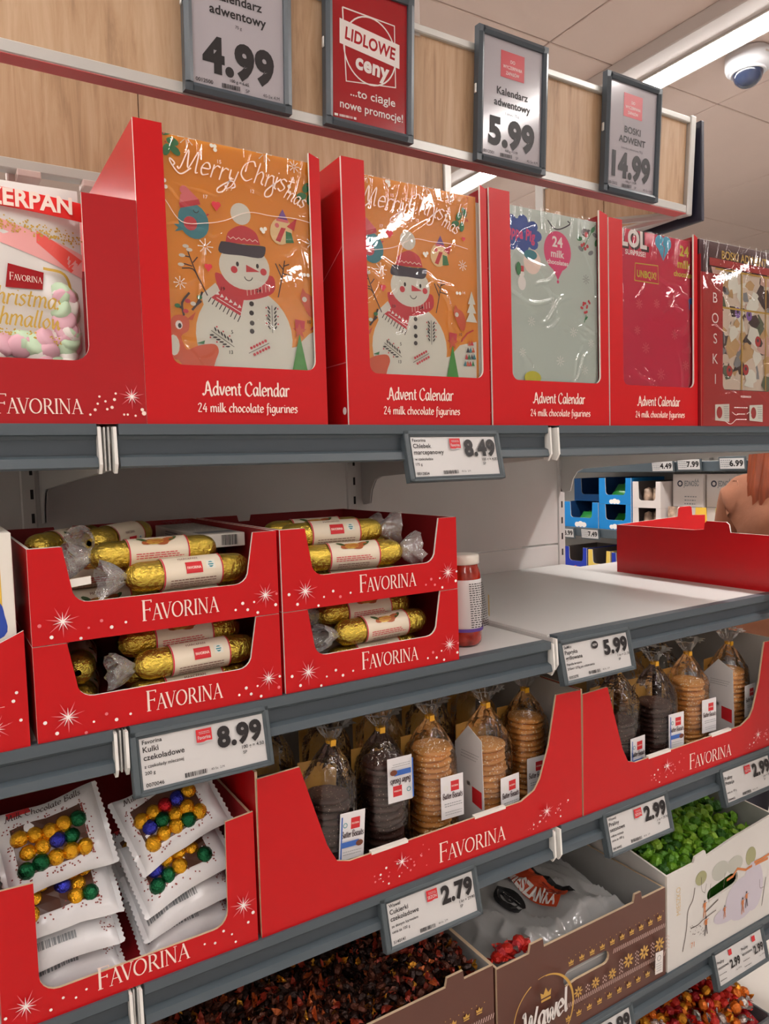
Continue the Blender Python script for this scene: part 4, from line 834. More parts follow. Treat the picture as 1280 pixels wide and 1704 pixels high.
# ------------------------------------------------------------------ second shelf: stacked trays of marzipan bars
GFOIL = mat('gold_foil', (222, 194, 84), .24, metal=.9, bump=1.0, bscale=170)
SLEEVE = mat('ivory_sleeve', (232, 220, 198), .45)
ALM = mat('almond_print', (168, 88, 44), .5)
def mz_tray(label, X0, X1, z0, cut):
    W, H = X1 - X0, .1215
    fr = ucut(W, H, .040, .036, .049, .009, .02)
    bk_ = [(.004, 0), (W - .004, 0), (W - .004, H), (W * .34, H), (W * .33, H - .012), (W * .26, H - .012), (W * .25, H), (.004, H)]
    t, p = tray('marzipan_tray', label, X0, X1, z0, fr, H, H, .40, RED, REDI, EDGEW, back=bk_)
    MB().box(.002, .040, .0045, .02, H - .003, H - .0008, EDGEW).part('folded_flap', t)
    p.favorina(W * .405, .0145, .028, CREAM, wd=.105)
    starry(p, .036, .028, .021); starry(p, W - .022, .030, .019)
    R_ = random.Random(int(X0 * 1000 + z0 * 77))
    for x, y, r in ((.009, .026, .0024), (.022, .01, .0024), (.082, .023, .0022), (.094, .013, .0024), (.112, .017, .0018), (.066, .016, .0016), (W - .057, .022, .0024), (W - .05, .012, .0022), (W - .035, .006, .0022), (W - .007, .014, .0024), (W - .005, .03, .002), (W - .068, .014, .0018), (.056, .004, .002), (W - .04, .022, .0016)): p.disc(x, y, r, WHITE if R_.random() > .2 else PINK, None, 8)
    p.done(); return t
T_LL = mz_tray('lower red tray of gold marzipan bars beside the picture carton', .0955, .4255, Z2 + .0005, 0)
T_UL = mz_tray('upper red tray of gold marzipan bars with a white carton lying in it', .0955, .4255, Z2 + .123, 0)
T_LR = mz_tray('lower red tray of gold marzipan bars beside the jar', .4315, .7525, Z2 + .0005, 1)
T_UR = mz_tray('upper red tray of gold marzipan bars above the jar\'s neighbour tray', .4315, .7525, Z2 + .123, 1)
def foil_prof(L, r, n=16):
    def rad(s): s = min(s, L - s); k = r * 1.15; return r if s >= k else r * math.sqrt(max(0, 1 - (1 - s / k) ** 2))
    S = [.0005, .003, .007, .012, .018] + [.024 + (L - .048) * i / 10 for i in range(11)] + [L - .018, L - .012, L - .007, L - .003, L - .0005]
    return [(max(.0001, rad(s)), s - L / 2) for s in S]
def make_bar_mesh(L, r, seed):
    def wb(a, h): return 1 + .055 * noise.noise(Vector((3 * math.cos(a), 3 * math.sin(a), h * 70 + seed))) + .03 * noise.noise(Vector((9 * math.cos(a), 9 * math.sin(a), h * 200 + seed)))
    return MB().lathe(foil_prof(L, r), 20, GFOIL, ax='x', wob=wb).mesh('foil', True)
FOILM = [make_bar_mesh(.182, .0205, s) for s in range(3)]
slv = MB(); slv.grid(lambda u, v: ((u - .5) * .086, -.0218 * math.cos(v * 2 * PI), .0218 * math.sin(v * 2 * PI)), 1, 24, SLEEVE, cv=True); SLV = slv.mesh('sleeve', True)
def tw(seed):
    b = MB()
    def fn(u, v):
        a = u * 2 * PI; r = .005 + .019 * v ** .8 * (1 + .35 * noise.noise(Vector((math.cos(a) * 3, math.sin(a) * 3, seed)))); return (v * .026 + .008 * noise.noise(Vector((math.cos(a) * 4, math.sin(a) * 4, seed + 9 + v))), r * math.cos(a + v), r * math.sin(a + v) * .75)
    b.grid(fn, 22, 5, CRISP, cu=True); return b.mesh('film_twist', True)
TWM = [tw(s) for s in range(3)]
BROWNP = mat('sleeve_text_brown', (120, 60, 50), .5); LEAF = mat('leaf_print', (60, 84, 40), .5)
def sleeve_print(kind):
    ps = []
    def fn(x, y, k): a = y / .0218; r = .0219 + k; return Vector((x, -r * math.cos(a), r * math.sin(a)))
    p = Print(None, (0, 0, 0), (1, 0, 0), (0, 0, 1), .0006, fn, step=.000004)
    for sx in (-1, 1): p.poly([(sx * .041, -.06), (sx * .043, -.06), (sx * .043, .06), (sx * .041, .06)][::1], SCF) if False else [p.rect(sx * .042 - .001, y, sx * .042 + .001, y + .006, SCF) for y in [-.036 + .006 * i for i in range(12)]]
    if kind == 0:
        for (x, y, a) in ((-.012, .012, .2), (.002, .010, -.2), (.012, .013, .4)): p.disc(x, y, .012, ALM, .005, 12, rot=a)
        p.disc(-.004, .012, .013, GOLD, .0055, 12, rot=.1); p.disc(.022, .016, .008, LEAF, .003, 8, rot=.6); p.disc(-.022, .017, .008, LEAF, .003, 8, rot=-.5); p.text('MARCEPAN', 0, .022, .0042, BROWNP, 'c'); p.lines(-.034, .034, -.006, -.012, 3, SCF, .0012, 2); p.lines(-.03, .03, -.018, -.026, 3, BROWNP, .0011, 5)
    else:
        for i in range(8): p.rect(-.012, -.004 + .002 * i, .012, -.002 + .002 * i, TAGR)
        p.k += .0002; p.text('FAVORINA', 0, .002, .0034, CREAM, 'c', .02, wd=.02); [p.rect(.018, .002 * i, .031, .002 * i + .002, SNOW) for i in range(6)]; p.disc(.0245, .006, .004, TEAL, .0045, 10); p.text('MARCEPAN', -.006, .017, .0038, BROWNP, 'c'); p.lines(-.034, .034, -.012, -.024, 4, BROWNP, .0011, 4)
    return [(m, n, b.mesh(n)) for (m, n), b in p.b.items()]
SPR = [sleeve_print(0), sleeve_print(1)]
def bar(label, loc, rz=0, tilt=0, roll=0, kind=0, twists=(1, 1), group='gold marzipan bars in the red trays', name='marzipan_bar'):
    t = thing(name, label, 'marzipan bar', loc, (0, 0, 0), group)
    t.rotation_mode = 'XYZ'; t.matrix_local = Matrix.Translation(loc) @ Matrix.Rotation(rz, 4, 'Z') @ Matrix.Rotation(-tilt, 4, 'Y') @ Matrix.Rotation(roll, 4, 'X')
    inst('foil', FOILM[random.randrange(3)], t); s = inst('sleeve', SLV, t)
    for m, n, me in SPR[kind]: inst(n, me, s)
    for k, sx in enumerate((-1, 1)):
        if twists[k]: inst('film_twist', TWM[random.randrange(3)], t, (sx * .089, 0, 0), (random.random() * 6, 0, 0 if sx > 0 else PI), (1.25, 1.25, 1.25))
    return t
def bars(where, tr, spec):
    """each bar is laid on the tray floor or on the bars already there"""
    obs = obstacles(tr); z0 = tr.location.z + .0265
    for (how, X, Y, rz, rl, kd, tws) in spec: settle(bar('marzipan bar %s, %s' % (how, where), (X, Y, z0), rz, 0, rl, kd, tws), ('foil', 'sleeve'), obs, z0)
    return obs
OBS_UL = bars('upper tray by picture carton', T_UL, [('lowest, under the front one', .305, 1.050, .08, .3, 0, (0, 0)), ('with red mark at front edge', .306, 1.040, .08, -.2, 1, (1, 0)), ('with almond picture under white carton', .268, 1.071, .08, -.35, 0, (1, 0)), ('on the floor behind the front pair', .199, 1.137, .10, .4, 0, (0, 0)), ('half under clear film', .197, 1.132, .10, 0, 0, (0, 1)), ('on the floor below the white carton', .328, 1.207, .02, .3, 0, (0, 0)), ('deep below the white carton', .328, 1.205, .02, .2, 0, (0, 0)), ('on the floor by the back wall', .328, 1.268, .02, .3, 0, (0, 0)), ('by the back wall under the white carton', .328, 1.266, .02, .3, 0, (0, 0)), ('on the floor in the rear corner', .142, 1.285, 1.25, .3, 0, (0, 0)), ('on the floor beside the rear corner', .196, 1.285, 1.25, .3, 0, (0, 0)), ('behind the folded flap', .168, 1.190, .9, 0, 0, (0, 0)), ('standing out towards the back wall', .243, 1.185, .9, .5, 1, (1, 0))])
bars('lower tray by picture carton', T_LL, [('lowest, under the front one', .305, 1.050, .08, .3, 0, (0, 0)), ('with red mark at front edge', .312, 1.040, .08, -.2, 1, (1, 0)), ('with almond picture on front bar', .300, 1.0755, .06, -.3, 0, (0, 0)), ('on the floor under the round end', .172, 1.140, 1.38, .2, 0, (0, 0)), ('showing its round end', .170, 1.134, 1.38, 0, 0, (0, 0)), ('behind the almond picture', .318, 1.150, .08, .2, 0, (0, 0))])
bars('upper tray by jar', T_UR, [('lowest, under the front one', .575, 1.052, -.10, .4, 0, (0, 0)), ('with almond picture at front edge', .570, 1.042, -.10, -.3, 0, (1, 1)), ('on the floor in the middle row', .590, 1.103, -.05, .3, 0, (0, 0)), ('under the middle row', .585, 1.106, -.05, .5, 0, (0, 0)), ('with red mark in middle row', .556, 1.079, -.05, -.2, 1, (0, 1)), ('on the floor in the rear row', .590, 1.168, -.08, .3, 0, (0, 0)), ('under the rear row', .585, 1.170, -.08, .6, 0, (0, 0)), ('with almond picture in rear row', .552, 1.136, -.08, -.3, 0, (0, 1))])
bars('lower tray by jar', T_LR, [('lowest, under the front one', .612, 1.050, .08, .4, 0, (0, 0)), ('with almond picture at front edge', .622, 1.040, .08, -.2, 0, (1, 0)), ('with almond picture on front bar', .610, 1.0755, .06, -.3, 0, (1, 0)), ('wrapped in loose clear film', .548, 1.140, .25, .3, 0, (0, 0)), ('lying in the rear row', .600, 1.190, .0, .3, 0, (0, 1))])
# white carton lying on the bars
wc = thing('small_carton', 'flat white carton with barcode lying on gold bars in a red tray', 'carton', (.3795, 1.105, Z2 + .19), (0, 0, -.015))
CWT = mat('carton_white', (226, 222, 214), .45)
MB().bevbox(-.036, .036, 0, .275, 0, .021, CWT, .0008).part('carton', wc); p = Print(wc, (0, 0, 0), (1, 0, 0), (0, 0, 1), .0003); p.barcode(-.002, .003, .026, .016, BLACK, 8, 22); p.done()
p = Print(wc, (-.036, 0, 0), (0, -1, 0), (0, 0, 1), .0003); p.rect(-.085, .004, -.06, .016, TAGR); p.lines(-.2, -.12, .015, .006, 3, GRY, .002); p.rect(-.058, .006, -.05, .012, ALM); p.done()
p = Print(wc, (0, 0, .021), (1, 0, 0), (0, 1, 0), .0003); p.rect(-.03, .02, .03, .06, GRY); p.lines(-.028, .028, .08, .26, 14, GRY, .003); p.done()
settle(wc, ('carton',), OBS_UL, Z2 + .18)
# ------------------------------------------------------------------ jar
jx, jy = .829, 1.088
jr = thing('sauce_jar', 'glass jar of red peppers with white lid and paper label on the shelf', 'jar', (jx, jy, Z2))
PEP = mat('red_pepper_glass', (150, 34, 14), .12, coat=.6, var=.4, vscale=60); JL = mat('jar_label_paper', (226, 222, 220), .5); VIO = mat('violet_print', (96, 60, 150), .5); LID = mat('jar_lid_cream', (226, 220, 208), .3)
MB().lathe([(0, .001), (.028, .001), (.0315, .005), (.033, .012), (.033, .128), (.031, .138), (.028, .145), (.0275, .149), (.0275, .152)], 36, PEP).part('glass_body', jr, True)
MB().lathe([(.029, .150), (.0305, .151), (.0305, .164), (.029, .167), (.02, .168), (0, .1675)], 36, LID).part('lid', jr, True)
MB().lathe([(.0333, .030), (.0335, .0305), (.0335, .1225), (.0333, .123)], 36, JL).part('label', jr, True)
def jm(x, y, k): a = -PI / 2 + x / .0336; r = .0336 + k; return Vector((r * math.cos(a), r * math.sin(a), y))
p = Print(jr, (0, 0, 0), (1, 0, 0), (0, 0, 1), .0002, jm)
for i in range(30): p.rect(-.05 + i * .004, .028, -.046 + i * .004, .034, VIO)
p.lines(-.012, .026, .116, .040, 20, BLACK, .0016, 9); p.rect(.03, .05, .04, .09, GOLD); p.done()
# ------------------------------------------------------------------ third shelf: tray of chocolate ball bags
Z3 = LEV[3]
W, H = .336, .190
fr = [(0, 0), (W, 0), (W, H + .004), (W - .042, H)] + arc(W - .066, .060, .022, 0, -PI / 2) + arc(.068, .060, .024, -PI / 2, -PI) + [(.044, H - .008), (0, H - .006)]
BT, p = tray('chocolate_ball_tray', 'red tray heaped with white bags of chocolate balls', .0365, .0365 + W, Z3, fr, H, H, .42, RED, REDI, EDGE)
MB().prism([(W - .042, H), (W - .002, H + .004), (W - .002, H + .014), (W - .028, H + .012)], .005, .007, EDGEW, EDGE).part('folded_flap', t)
p.favorina(.112, .014, .030, CREAM, wd=.122, rot=.0); starry(p, .027, .030, .021); starry(p, W - .022, .062, .021)
for x, y, r in ((.004, .024, .002), (.012, .01, .0016), (.055, .014, .002), (.07, .024, .0018), (.085, .018, .0016), (.098, .024, .0016), (.255, .026, .0016), (.27, .022, .002), (.283, .035, .002), (.295, .026, .0016), (W - .008, .047, .0026), (W - .016, .035, .002), (.30, .013, .0018)): p.disc(x, y, r, WHITE, None, 8)
p.done()
BAGW = mat('bag_white_foil', (222, 222, 224), .28, spec=.6, coat=.25, bump=.3, bscale=35)
FB = {k: mat('ball_foil_' + k, c, .25, metal=.85, bump=.7, bscale=260) for k, c in (('gold', (222, 164, 36)), ('green', (26, 96, 60)), ('blue', (54, 58, 168)), ('red', (186, 36, 44)))}
WIN = mat('bag_window_brown', (74, 44, 32), .3); SPK = mat('bag_speckle_brown', (132, 52, 46), .5); DKTX = mat('bag_lettering_brown', (58, 36, 40), .5)
bm = MB(); bm.lathe([(.0001, -.0105), (.004, -.0098), (.0078, -.007), (.0101, -.0025), (.0101, .0025), (.0078, .007), (.004, .0098), (.0001, .0105)], 12, FB['gold']); BALLM = {}
for k in FB: bm.mats = [FB[k]]; BALLM[k] = bm.mesh('foil_ball', True)
def pillow(L, Wd, T, seed, m, crimp=.012):
    """closed packet, long axis x, lying flat; serrated flat ends"""
    def h(u, v):
        e = max(0, 1 - abs(2 * u - 1) ** 5) ** .6 * max(0, 1 - abs(2 * v - 1) ** 3) ** .55; return T * e * (1 + .22 * noise.noise(Vector((u * 5, v * 4, seed)))) + .0015 * abs(noise.noise(Vector((u * 14, v * 12, seed + 5))))
    def top(u, v): x = (u - .5) * L; nar = 1 - .10 * math.sin(min(1, max(0, u)) * PI); return (x, (v - .5) * Wd * nar + .004 * noise.noise(Vector((u * 3, seed, v))), h(u, v) * .62)
    def bot(u, v): q = top(u, v); return (q[0], q[1], -h(u, v) * .38)
    b = MB(); b.grid(top, 26, 20, m); b.grid(bot, 26, 20, m)
    for s in (-1, 1):
        n = 30
        def cr(u, v, s=s): return (s * (L / 2 + v * crimp + (.0022 if int(round(u * n)) % 2 else 0) * v), (u - .5) * Wd, .002 * math.sin(u * 9 + seed) * (.3 + v))
        b.grid(cr, n, 2, m)
    return b, top
def pouch_bag(label, M, seed, balls=True, L=.130, Wd=.120, T=.036, script=True):
    t = thing('chocolate_ball_bag', label, 'sweet bag', group='white bags in the chocolate ball tray'); t.matrix_local = M
    b, top = pillow(L, Wd, T, seed, BAGW, .0055); b.part('pouch', t, True)
    def fn(x, y, k): q = Vector(top(x / L + .5, y / Wd + .5)); return q + Vector((0, 0, k + .0010))
    p = Print(t, (0, 0, 0), (1, 0, 0), (0, 1, 0), .0002, fn, step=.00001)
    R_ = random.Random(seed)
    if balls:
        for i in range(6):
            for j in range(5): p.rect(-.050 + i * .015, -.040 + j * .014, -.035 + i * .015, -.026 + j * .014, WIN); p.k -= p.step
        for k in range(110):
            a = R_.random(); x, y = ((-.052 + R_.gauss(0, .004), R_.uniform(-.045, .035)), (.042 + R_.gauss(0, .003), R_.uniform(-.045, .035)), (R_.uniform(-.055, .045), -.044 + R_.gauss(0, .004)), (R_.uniform(-.055, .045), .033 + R_.gauss(0, .003)))[k % 4]; p.k -= p.step * .95; p.disc(x, y, .0012, SPK, None, 5)
        p.line([(.042, -.04), (.042, .03)], .002, SPK)
        if script:
            p.hand('Milk Chocolate Balls', -.004, .043, .0105, DKTX, wd=.098, pen=.10, slant=.15)
            p.poly([(-.05, .047), (-.02, .049), (-.021, .058), (-.05, .057)] if seed % 2 else [(-.012, .0555), (.02, .0555), (.02, .0615), (-.012, .061)], TAGR)
        cols = ['gold', 'gold', 'green', 'gold', 'blue', 'gold', 'red' if seed == 4 else 'gold', 'gold', 'green', 'gold']; R_.shuffle(cols); k = 0
        for i in range(5):
            for j in range(3):
                x, y = -.041 + i * .0185 + (j % 2) * .006, -.030 + j * .02 + R_.uniform(-.003, .003)
                if x > .038 or R_.random() < .1: continue
                q = fn(x, y, 0); inst('foil_ball', BALLM[cols[k % 10]], t, (q.x, q.y, q.z - .0045), (R_.random() * 3, R_.random() * 3, 0), (1.15, 1.15, 1.15)); k += 1
    else:
        p.barcode(-.06, -Wd * .36, .075, .011, GRY, seed, 30)
        for k in range(60): p.disc(L * .42 + R_.gauss(0, .006), R_.uniform(-.045, .045), .0011, SPK, None, 5); p.k -= p.step * .95
    p.done(); return t
def bagM(X, Y, rx, ry, rz): return Matrix.Translation((X, Y, Z3)) @ Matrix.Rotation(rz, 4, 'Z') @ Matrix.Rotation(ry, 4, 'Y') @ Matrix.Rotation(rx, 4, 'X')
BOBS = obstacles(BT)
def lay_bag(label, X, Y, rx, ry, rz, seed, balls=True, **kw): return settle(pouch_bag(label, bagM(X, Y, rx, ry, rz), seed, balls, **kw), ('pouch', 'foil_ball'), BOBS, Z3 + .02, step=.0015)
lay_bag('white bag lying lowest in the left pile', .119, 1.092, .34, -.04, .02, 8, False)
lay_bag('white bag lying lowest in the right pile', .285, 1.092, .30, -.10, 0, 10, False)
lay_bag('white bag with striped print in the left pile, second from the tray floor', .118, 1.084, .42, -.04, .02, 7, False)
lay_bag('white bag with striped print lying low in the right pile', .283, 1.086, .42, -.20, 0, 9, False)
lay_bag('white bag under the left window bag, blue and gold balls peeking', .120, 1.086, .46, -.04, .02, 5, script=False)
lay_bag('white bag standing on edge under the right window bag', .281, 1.084, .55, -.28, 0, 6, script=False)
lay_bag('white bag of chocolate balls with upright window leaning on the left pile', .117, 1.094, .90, -.12, .03, 3)
lay_bag('white bag of chocolate balls tilted on the right pile under the tag', .277, 1.090, .80, -.34, 0, 4)
lay_bag('white bag at the back of the heap below the price tag', .275, 1.185, .55, -.1, .1, 11)
lay_bag('white bag at the back behind the left window bag', .125, 1.195, .60, 0, -.05, 12)
# ------------------------------------------------------------------ third shelf: biscuit trays
def biscuit_tray(label, X0):
    W, H = .6625, .250
    fr = [(0, 0), (W, 0), (W, H), (W - .064, H + .002), (W - .085, .16)] + [(W - .108, .102), (W - .122, .084), (W - .155, .071)] + [(.150, .071), (.128, .078), (.112, .108), (.070, .242), (.002, .240)]
    t, p = tray('biscuit_tray', label, X0, X0 + W, Z3, fr, H, .235, .42, RED, GREYC, EDGE)
    for a in (.19, .40): MB().box(a, a + .07, -.0006, .0075, .0685, .0735, EDGEW).part('perforated_tab', t)
    p.favorina(W * .485, .014, .034, CREAM, wd=.145)
    for cx, cy in ((.245, .042), (.565, .040)):
        p.star(cx, cy, .017, PINK, 5, .16, PI / 2); p.star(cx, cy, .011, WHITE, 7, .16, PI / 2); R_ = random.Random(int(cx * 999))
        for k in range(26): x, y = R_.uniform(-.055, .06), R_.gauss(0, .007); p.disc(cx + x, cy - .008 + x * .18 + y, R_.uniform(.0008, .0022), R_.choice((WHITE, PINK, PINK)), None, 6)
    p.done(); return t
biscuit_tray('red biscuit tray beside the chocolate ball tray', .3785)
biscuit_tray('red biscuit tray above the green sweets', 1.0445)
BISL = speckle('sugared_biscuit', (222, 156, 80), (246, 226, 186), 170, .24); BISD = speckle('chocolate_biscuit', (66, 34, 26), (190, 160, 140), 200, .15, .55)
def biscuit_mesh(m, s):
    prof = [(.0001, 0), (.026, 0), (.0335, .0014), (.0365, .0048), (.0355, .0080), (.031, .0100), (.018, .0108), (.009, .0092), (.0001, .0084)]
    return MB().lathe(prof, 22, m, wob=lambda a, h: 1 + .03 * math.sin(a * 7 + s) + .03 * noise.noise(Vector((math.cos(a) * 2, math.sin(a) * 2, s + h * 50)))).mesh('biscuit', True)
BM = {'l': [biscuit_mesh(BISL, s) for s in range(3)], 'd': [biscuit_mesh(BISD, s) for s in range(3)]}
KRAFT = mat('kraft_gold_card', (176, 132, 62), .4); TIE = mat('yellow_clip', (232, 170, 34), .45); LBL = mat('biscuit_label_white', (228, 226, 228), .4); LBLU = mat('label_blue', (52, 100, 184), .45); SPW = mat('card_white_speckled', (214, 212, 212), .45)
BAGF = film('biscuit_bag_film', base=.03, rough=.06, bump=1.0, bscale=28, haze=.0, k=.9)
def bagfilm(seed):
    prof = [(.040, .0), (.0415, .004), (.042, .06), (.0415, .118), (.037, .134), (.026, .148), (.013, .160), (.0075, .166), (.0085, .171), (.020, .182), (.031, .196), (.036, .203)]
    b = MB(); N = len(prof) - 1
    def fn(u, v):
        f = v * N; i = min(int(f), N - 1); k = f - i; r = prof[i][0] * (1 - k) + prof[i + 1][0] * k; z = prof[i][1] * (1 - k) + prof[i + 1][1] * k
        a = u * 2 * PI; sq = 1 / max(abs(math.cos(a)), abs(math.sin(a))) ** (.45 if z < .13 else 0); wr = max(0, (z - .11) / .06)
        r *= sq * (1 + .10 * min(1, wr) * math.sin(a * 11 + seed) + .05 * noise.noise(Vector((math.cos(a) * 3, math.sin(a) * 3, z * 40 + seed))) + (.25 * noise.noise(Vector((math.cos(a) * 4, math.sin(a) * 4, seed + 2))) if z > .172 else 0)); return (r * math.cos(a), r * math.sin(a), z + (.01 * noise.noise(Vector((math.cos(a) * 3, math.sin(a) * 3, seed))) if z > .175 else 0))
    b.grid(fn, 48, 36, BAGF, cu=True); b.v = [(x, y, min(z * 1.42, .268 + .02 * (z - .18))) for x, y, z in b.v]; return b.mesh('bag_film', True)
BFM = [bagfilm(s) for s in range(3)]
tiem = MB().lathe([(.0082, .163), (.0098, .164), (.0098, .170), (.0082, .171)], 12, TIE); tiem.box(-.006, .006, -.0125, -.0095, .160, .173, TIE); tiem.v = [(x * .8, y * .8, (z - .167) * .75 + .237) for x, y, z in tiem.v]; TIEM = tiem.mesh('clip', False)
def biscuit_bag(label, X, Y, kind, rz=0, tilt=(0, 0), lab=1, card=None, n=12, flip=False, h0=None, lx=.012, lz=.012, top=True):
    z = Z3 + .0047 + .047 * abs(math.sin(tilt[1]))
    t = thing('biscuit_bag', label, 'biscuit bag', group='cellophane bags in the biscuit trays'); t.matrix_local = Matrix.Translation((X, Y, z)) @ Matrix.Rotation(rz, 4, 'Z') @ Matrix.Rotation(tilt[0], 4, 'X') @ Matrix.Rotation(tilt[1], 4, 'Y')
    for k in range(n): inst('biscuit', BM[kind][k % 3], t, (random.uniform(-.0022, .0022), random.uniform(-.0022, .0022), .0015 + k * .0109), (random.uniform(-.05, .05), random.uniform(-.05, .05), random.random() * 6))
    MB().bevbox(-.038, .038, .0395, .0405, .0, .195, KRAFT, .0003).part('backing_card', t)
    if card: MB().prism([(-.041, .0), (.036, .0), (.038, .165), (.0, .205), (-.036, .185)], -.0425, -.0415, SPW, ax='x').part('side_card', t); pr = Print(t, (-.0425, 0, 0), (0, -1, 0), (0, 0, 1), .0002); pr.poly([(.008, .064), (.034, .058), (.034, .09), (.008, .094)], TAGR); pr.lines(-.02, .03, .155, .145, 3, GRY, .001); pr.done()
    if lab:
        lb = MB().bevbox(lx - .0235, lx + .0235, -.0447, -.0440, lz - .004, lz + .072, LBL, .0002).part('label_card', t); pr = Print(lb, (lx, -.0447, lz + .034), (1, 0, 0) if not flip else (-1, 0, 0), (0, 0, 1) if not flip else (0, 0, -1), .0002)
        pr.rect(-.003, .010, .014, .028, TAGR); pr.text('FAVORINA', .0055, .0175, .0028, CREAM, 'c', .02, wd=.014); pr.hand('Butter Biscuits', -.0, -.002, .0105, DKTX, wd=.040, pen=.10)
        if kind == 'd': pr.rect(-.02, -.017, .012, -.008, LBLU); pr.disc(.013, -.014, .007, CHO, .005, 10); pr.ring(-.015, .019, .003, .0042, TEAL, 10)
        else: pr.lines(-.018, .018, -.010, -.014, 2, GRY, .0012); pr.ring(-.015, .019, .003, .0042, SNOW, 10)
        pr.lines(-.018, .018, -.024, -.028, 2, GRY, .0008)
        if kind == 'd': pr.rect(-.0235, -.034, -.021, .034, LBLU)
        pr.done()
    inst('bag_film', BFM[random.randrange(3)], t)
    if top: inst('clip', TIEM, t)
    return t
biscuit_bag('bag of dark chocolate biscuits leaning over, label near the tray edge', .513, 1.062, 'd', .05, (0, .08), 1, lx=.020, lz=.062, n=14)
biscuit_bag('bag of dark chocolate biscuits with its label upside down', .632, 1.072, 'd', -.06, (0, 0), 1, flip=True, lx=.012, lz=.128, n=17)
biscuit_bag('bag of golden biscuits between the dark ones and the white side card', .735, 1.072, 'l', -.06, (0, 0), 1, lx=.016, lz=.070, n=17)
biscuit_bag('bag of pale sugared biscuits with a white side card', .858, 1.068, 'l', .06, (0, 0), 1, card=True, lx=.018, lz=.038, n=15)
biscuit_bag('bag of golden biscuits at the end of the large tray', .9775, 1.092, 'l', -.06, (0, 0), 1, lx=-.008, lz=.045, n=17)
for (X, Y, k, d) in ((.485, 1.215, 'd', 'bag of dark biscuits in the rear row behind the leaning bag'), (.600, 1.215, 'd', 'bag of dark biscuits in the rear row behind the upside-down label'), (.715, 1.215, 'l', 'bag of golden biscuits in the rear row behind the golden front bag'), (.830, 1.215, 'd', 'bag of dark biscuits in the rear row behind the white side card'), (.945, 1.215, 'l', 'bag of golden biscuits in the rear row beside the tray end')): biscuit_bag(d, X, Y, k, random.uniform(-.06, .06), (0, 0), 0)
biscuit_bag('bag of dark chocolate biscuits in the tray above the green sweets', 1.330, 1.065, 'd', -.06, (0, 0), 1, lx=.018, lz=.062, n=14)
biscuit_bag('bag of golden biscuits beside the dark bag above the green sweets', 1.458, 1.075, 'l', -.06, (0, 0), 1, lx=.018, lz=.066, n=16)
biscuit_bag('bag of golden biscuits with a white side card above the green sweets', 1.612, 1.075, 'l', .06, (0, 0), 1, card=True, lx=.018, lz=.070, n=16)
biscuit_bag('bag of biscuits half hidden by the pillar of the tray above the green sweets', 1.222, 1.075, 'd', .03, (0, 0), 1, lx=.012, lz=.03, n=12)
for (X, Y, k, d) in ((1.285, 1.215, 'd', 'bag of dark biscuits in the rear row above the brown crown box'), (1.410, 1.215, 'l', 'bag of golden biscuits in the rear row above the green sweets'), (1.535, 1.215, 'd', 'bag of dark biscuits in the rear row near the tray end')): biscuit_bag(d, X, Y, k, random.uniform(-.06, .06), (0, 0), 0)
# ------------------------------------------------------------------ fourth shelf: sweet boxes
Z4 = LEV[4]
BRN = mat('brown_print_card', (92, 52, 40), .45, coat=.08, bump=.05, bscale=9); BRNI = mat('box_inside_grey', (178, 178, 176), .7); CRN = mat('crown_gold_print', (200, 156, 70), .45); KNIT = mat('knit_cream_print', (206, 176, 166), .5); LOGOW = mat('logo_white', (226, 220, 216), .45)
def crown(p, x, y, s):
    p.poly([(x - s, y), (x + s, y), (x + s * 1.15, y + s * 1.0), (x + s * .5, y + s * .55), (x, y + s * 1.5), (x - s * .5, y + s * .55), (x - s * 1.15, y + s * 1.0)], CRN); p.rect(x - s, y - s * .6, x + s, y - s * .25, CRN)
def snowknit(p, x, y, s):
    for k in range(8):
        a = PI / 4 * k; p.disc(x + s * .55 * math.cos(a), y + s * .55 * math.sin(a), s * .40, CRN, s * .16, 6, rot=a)
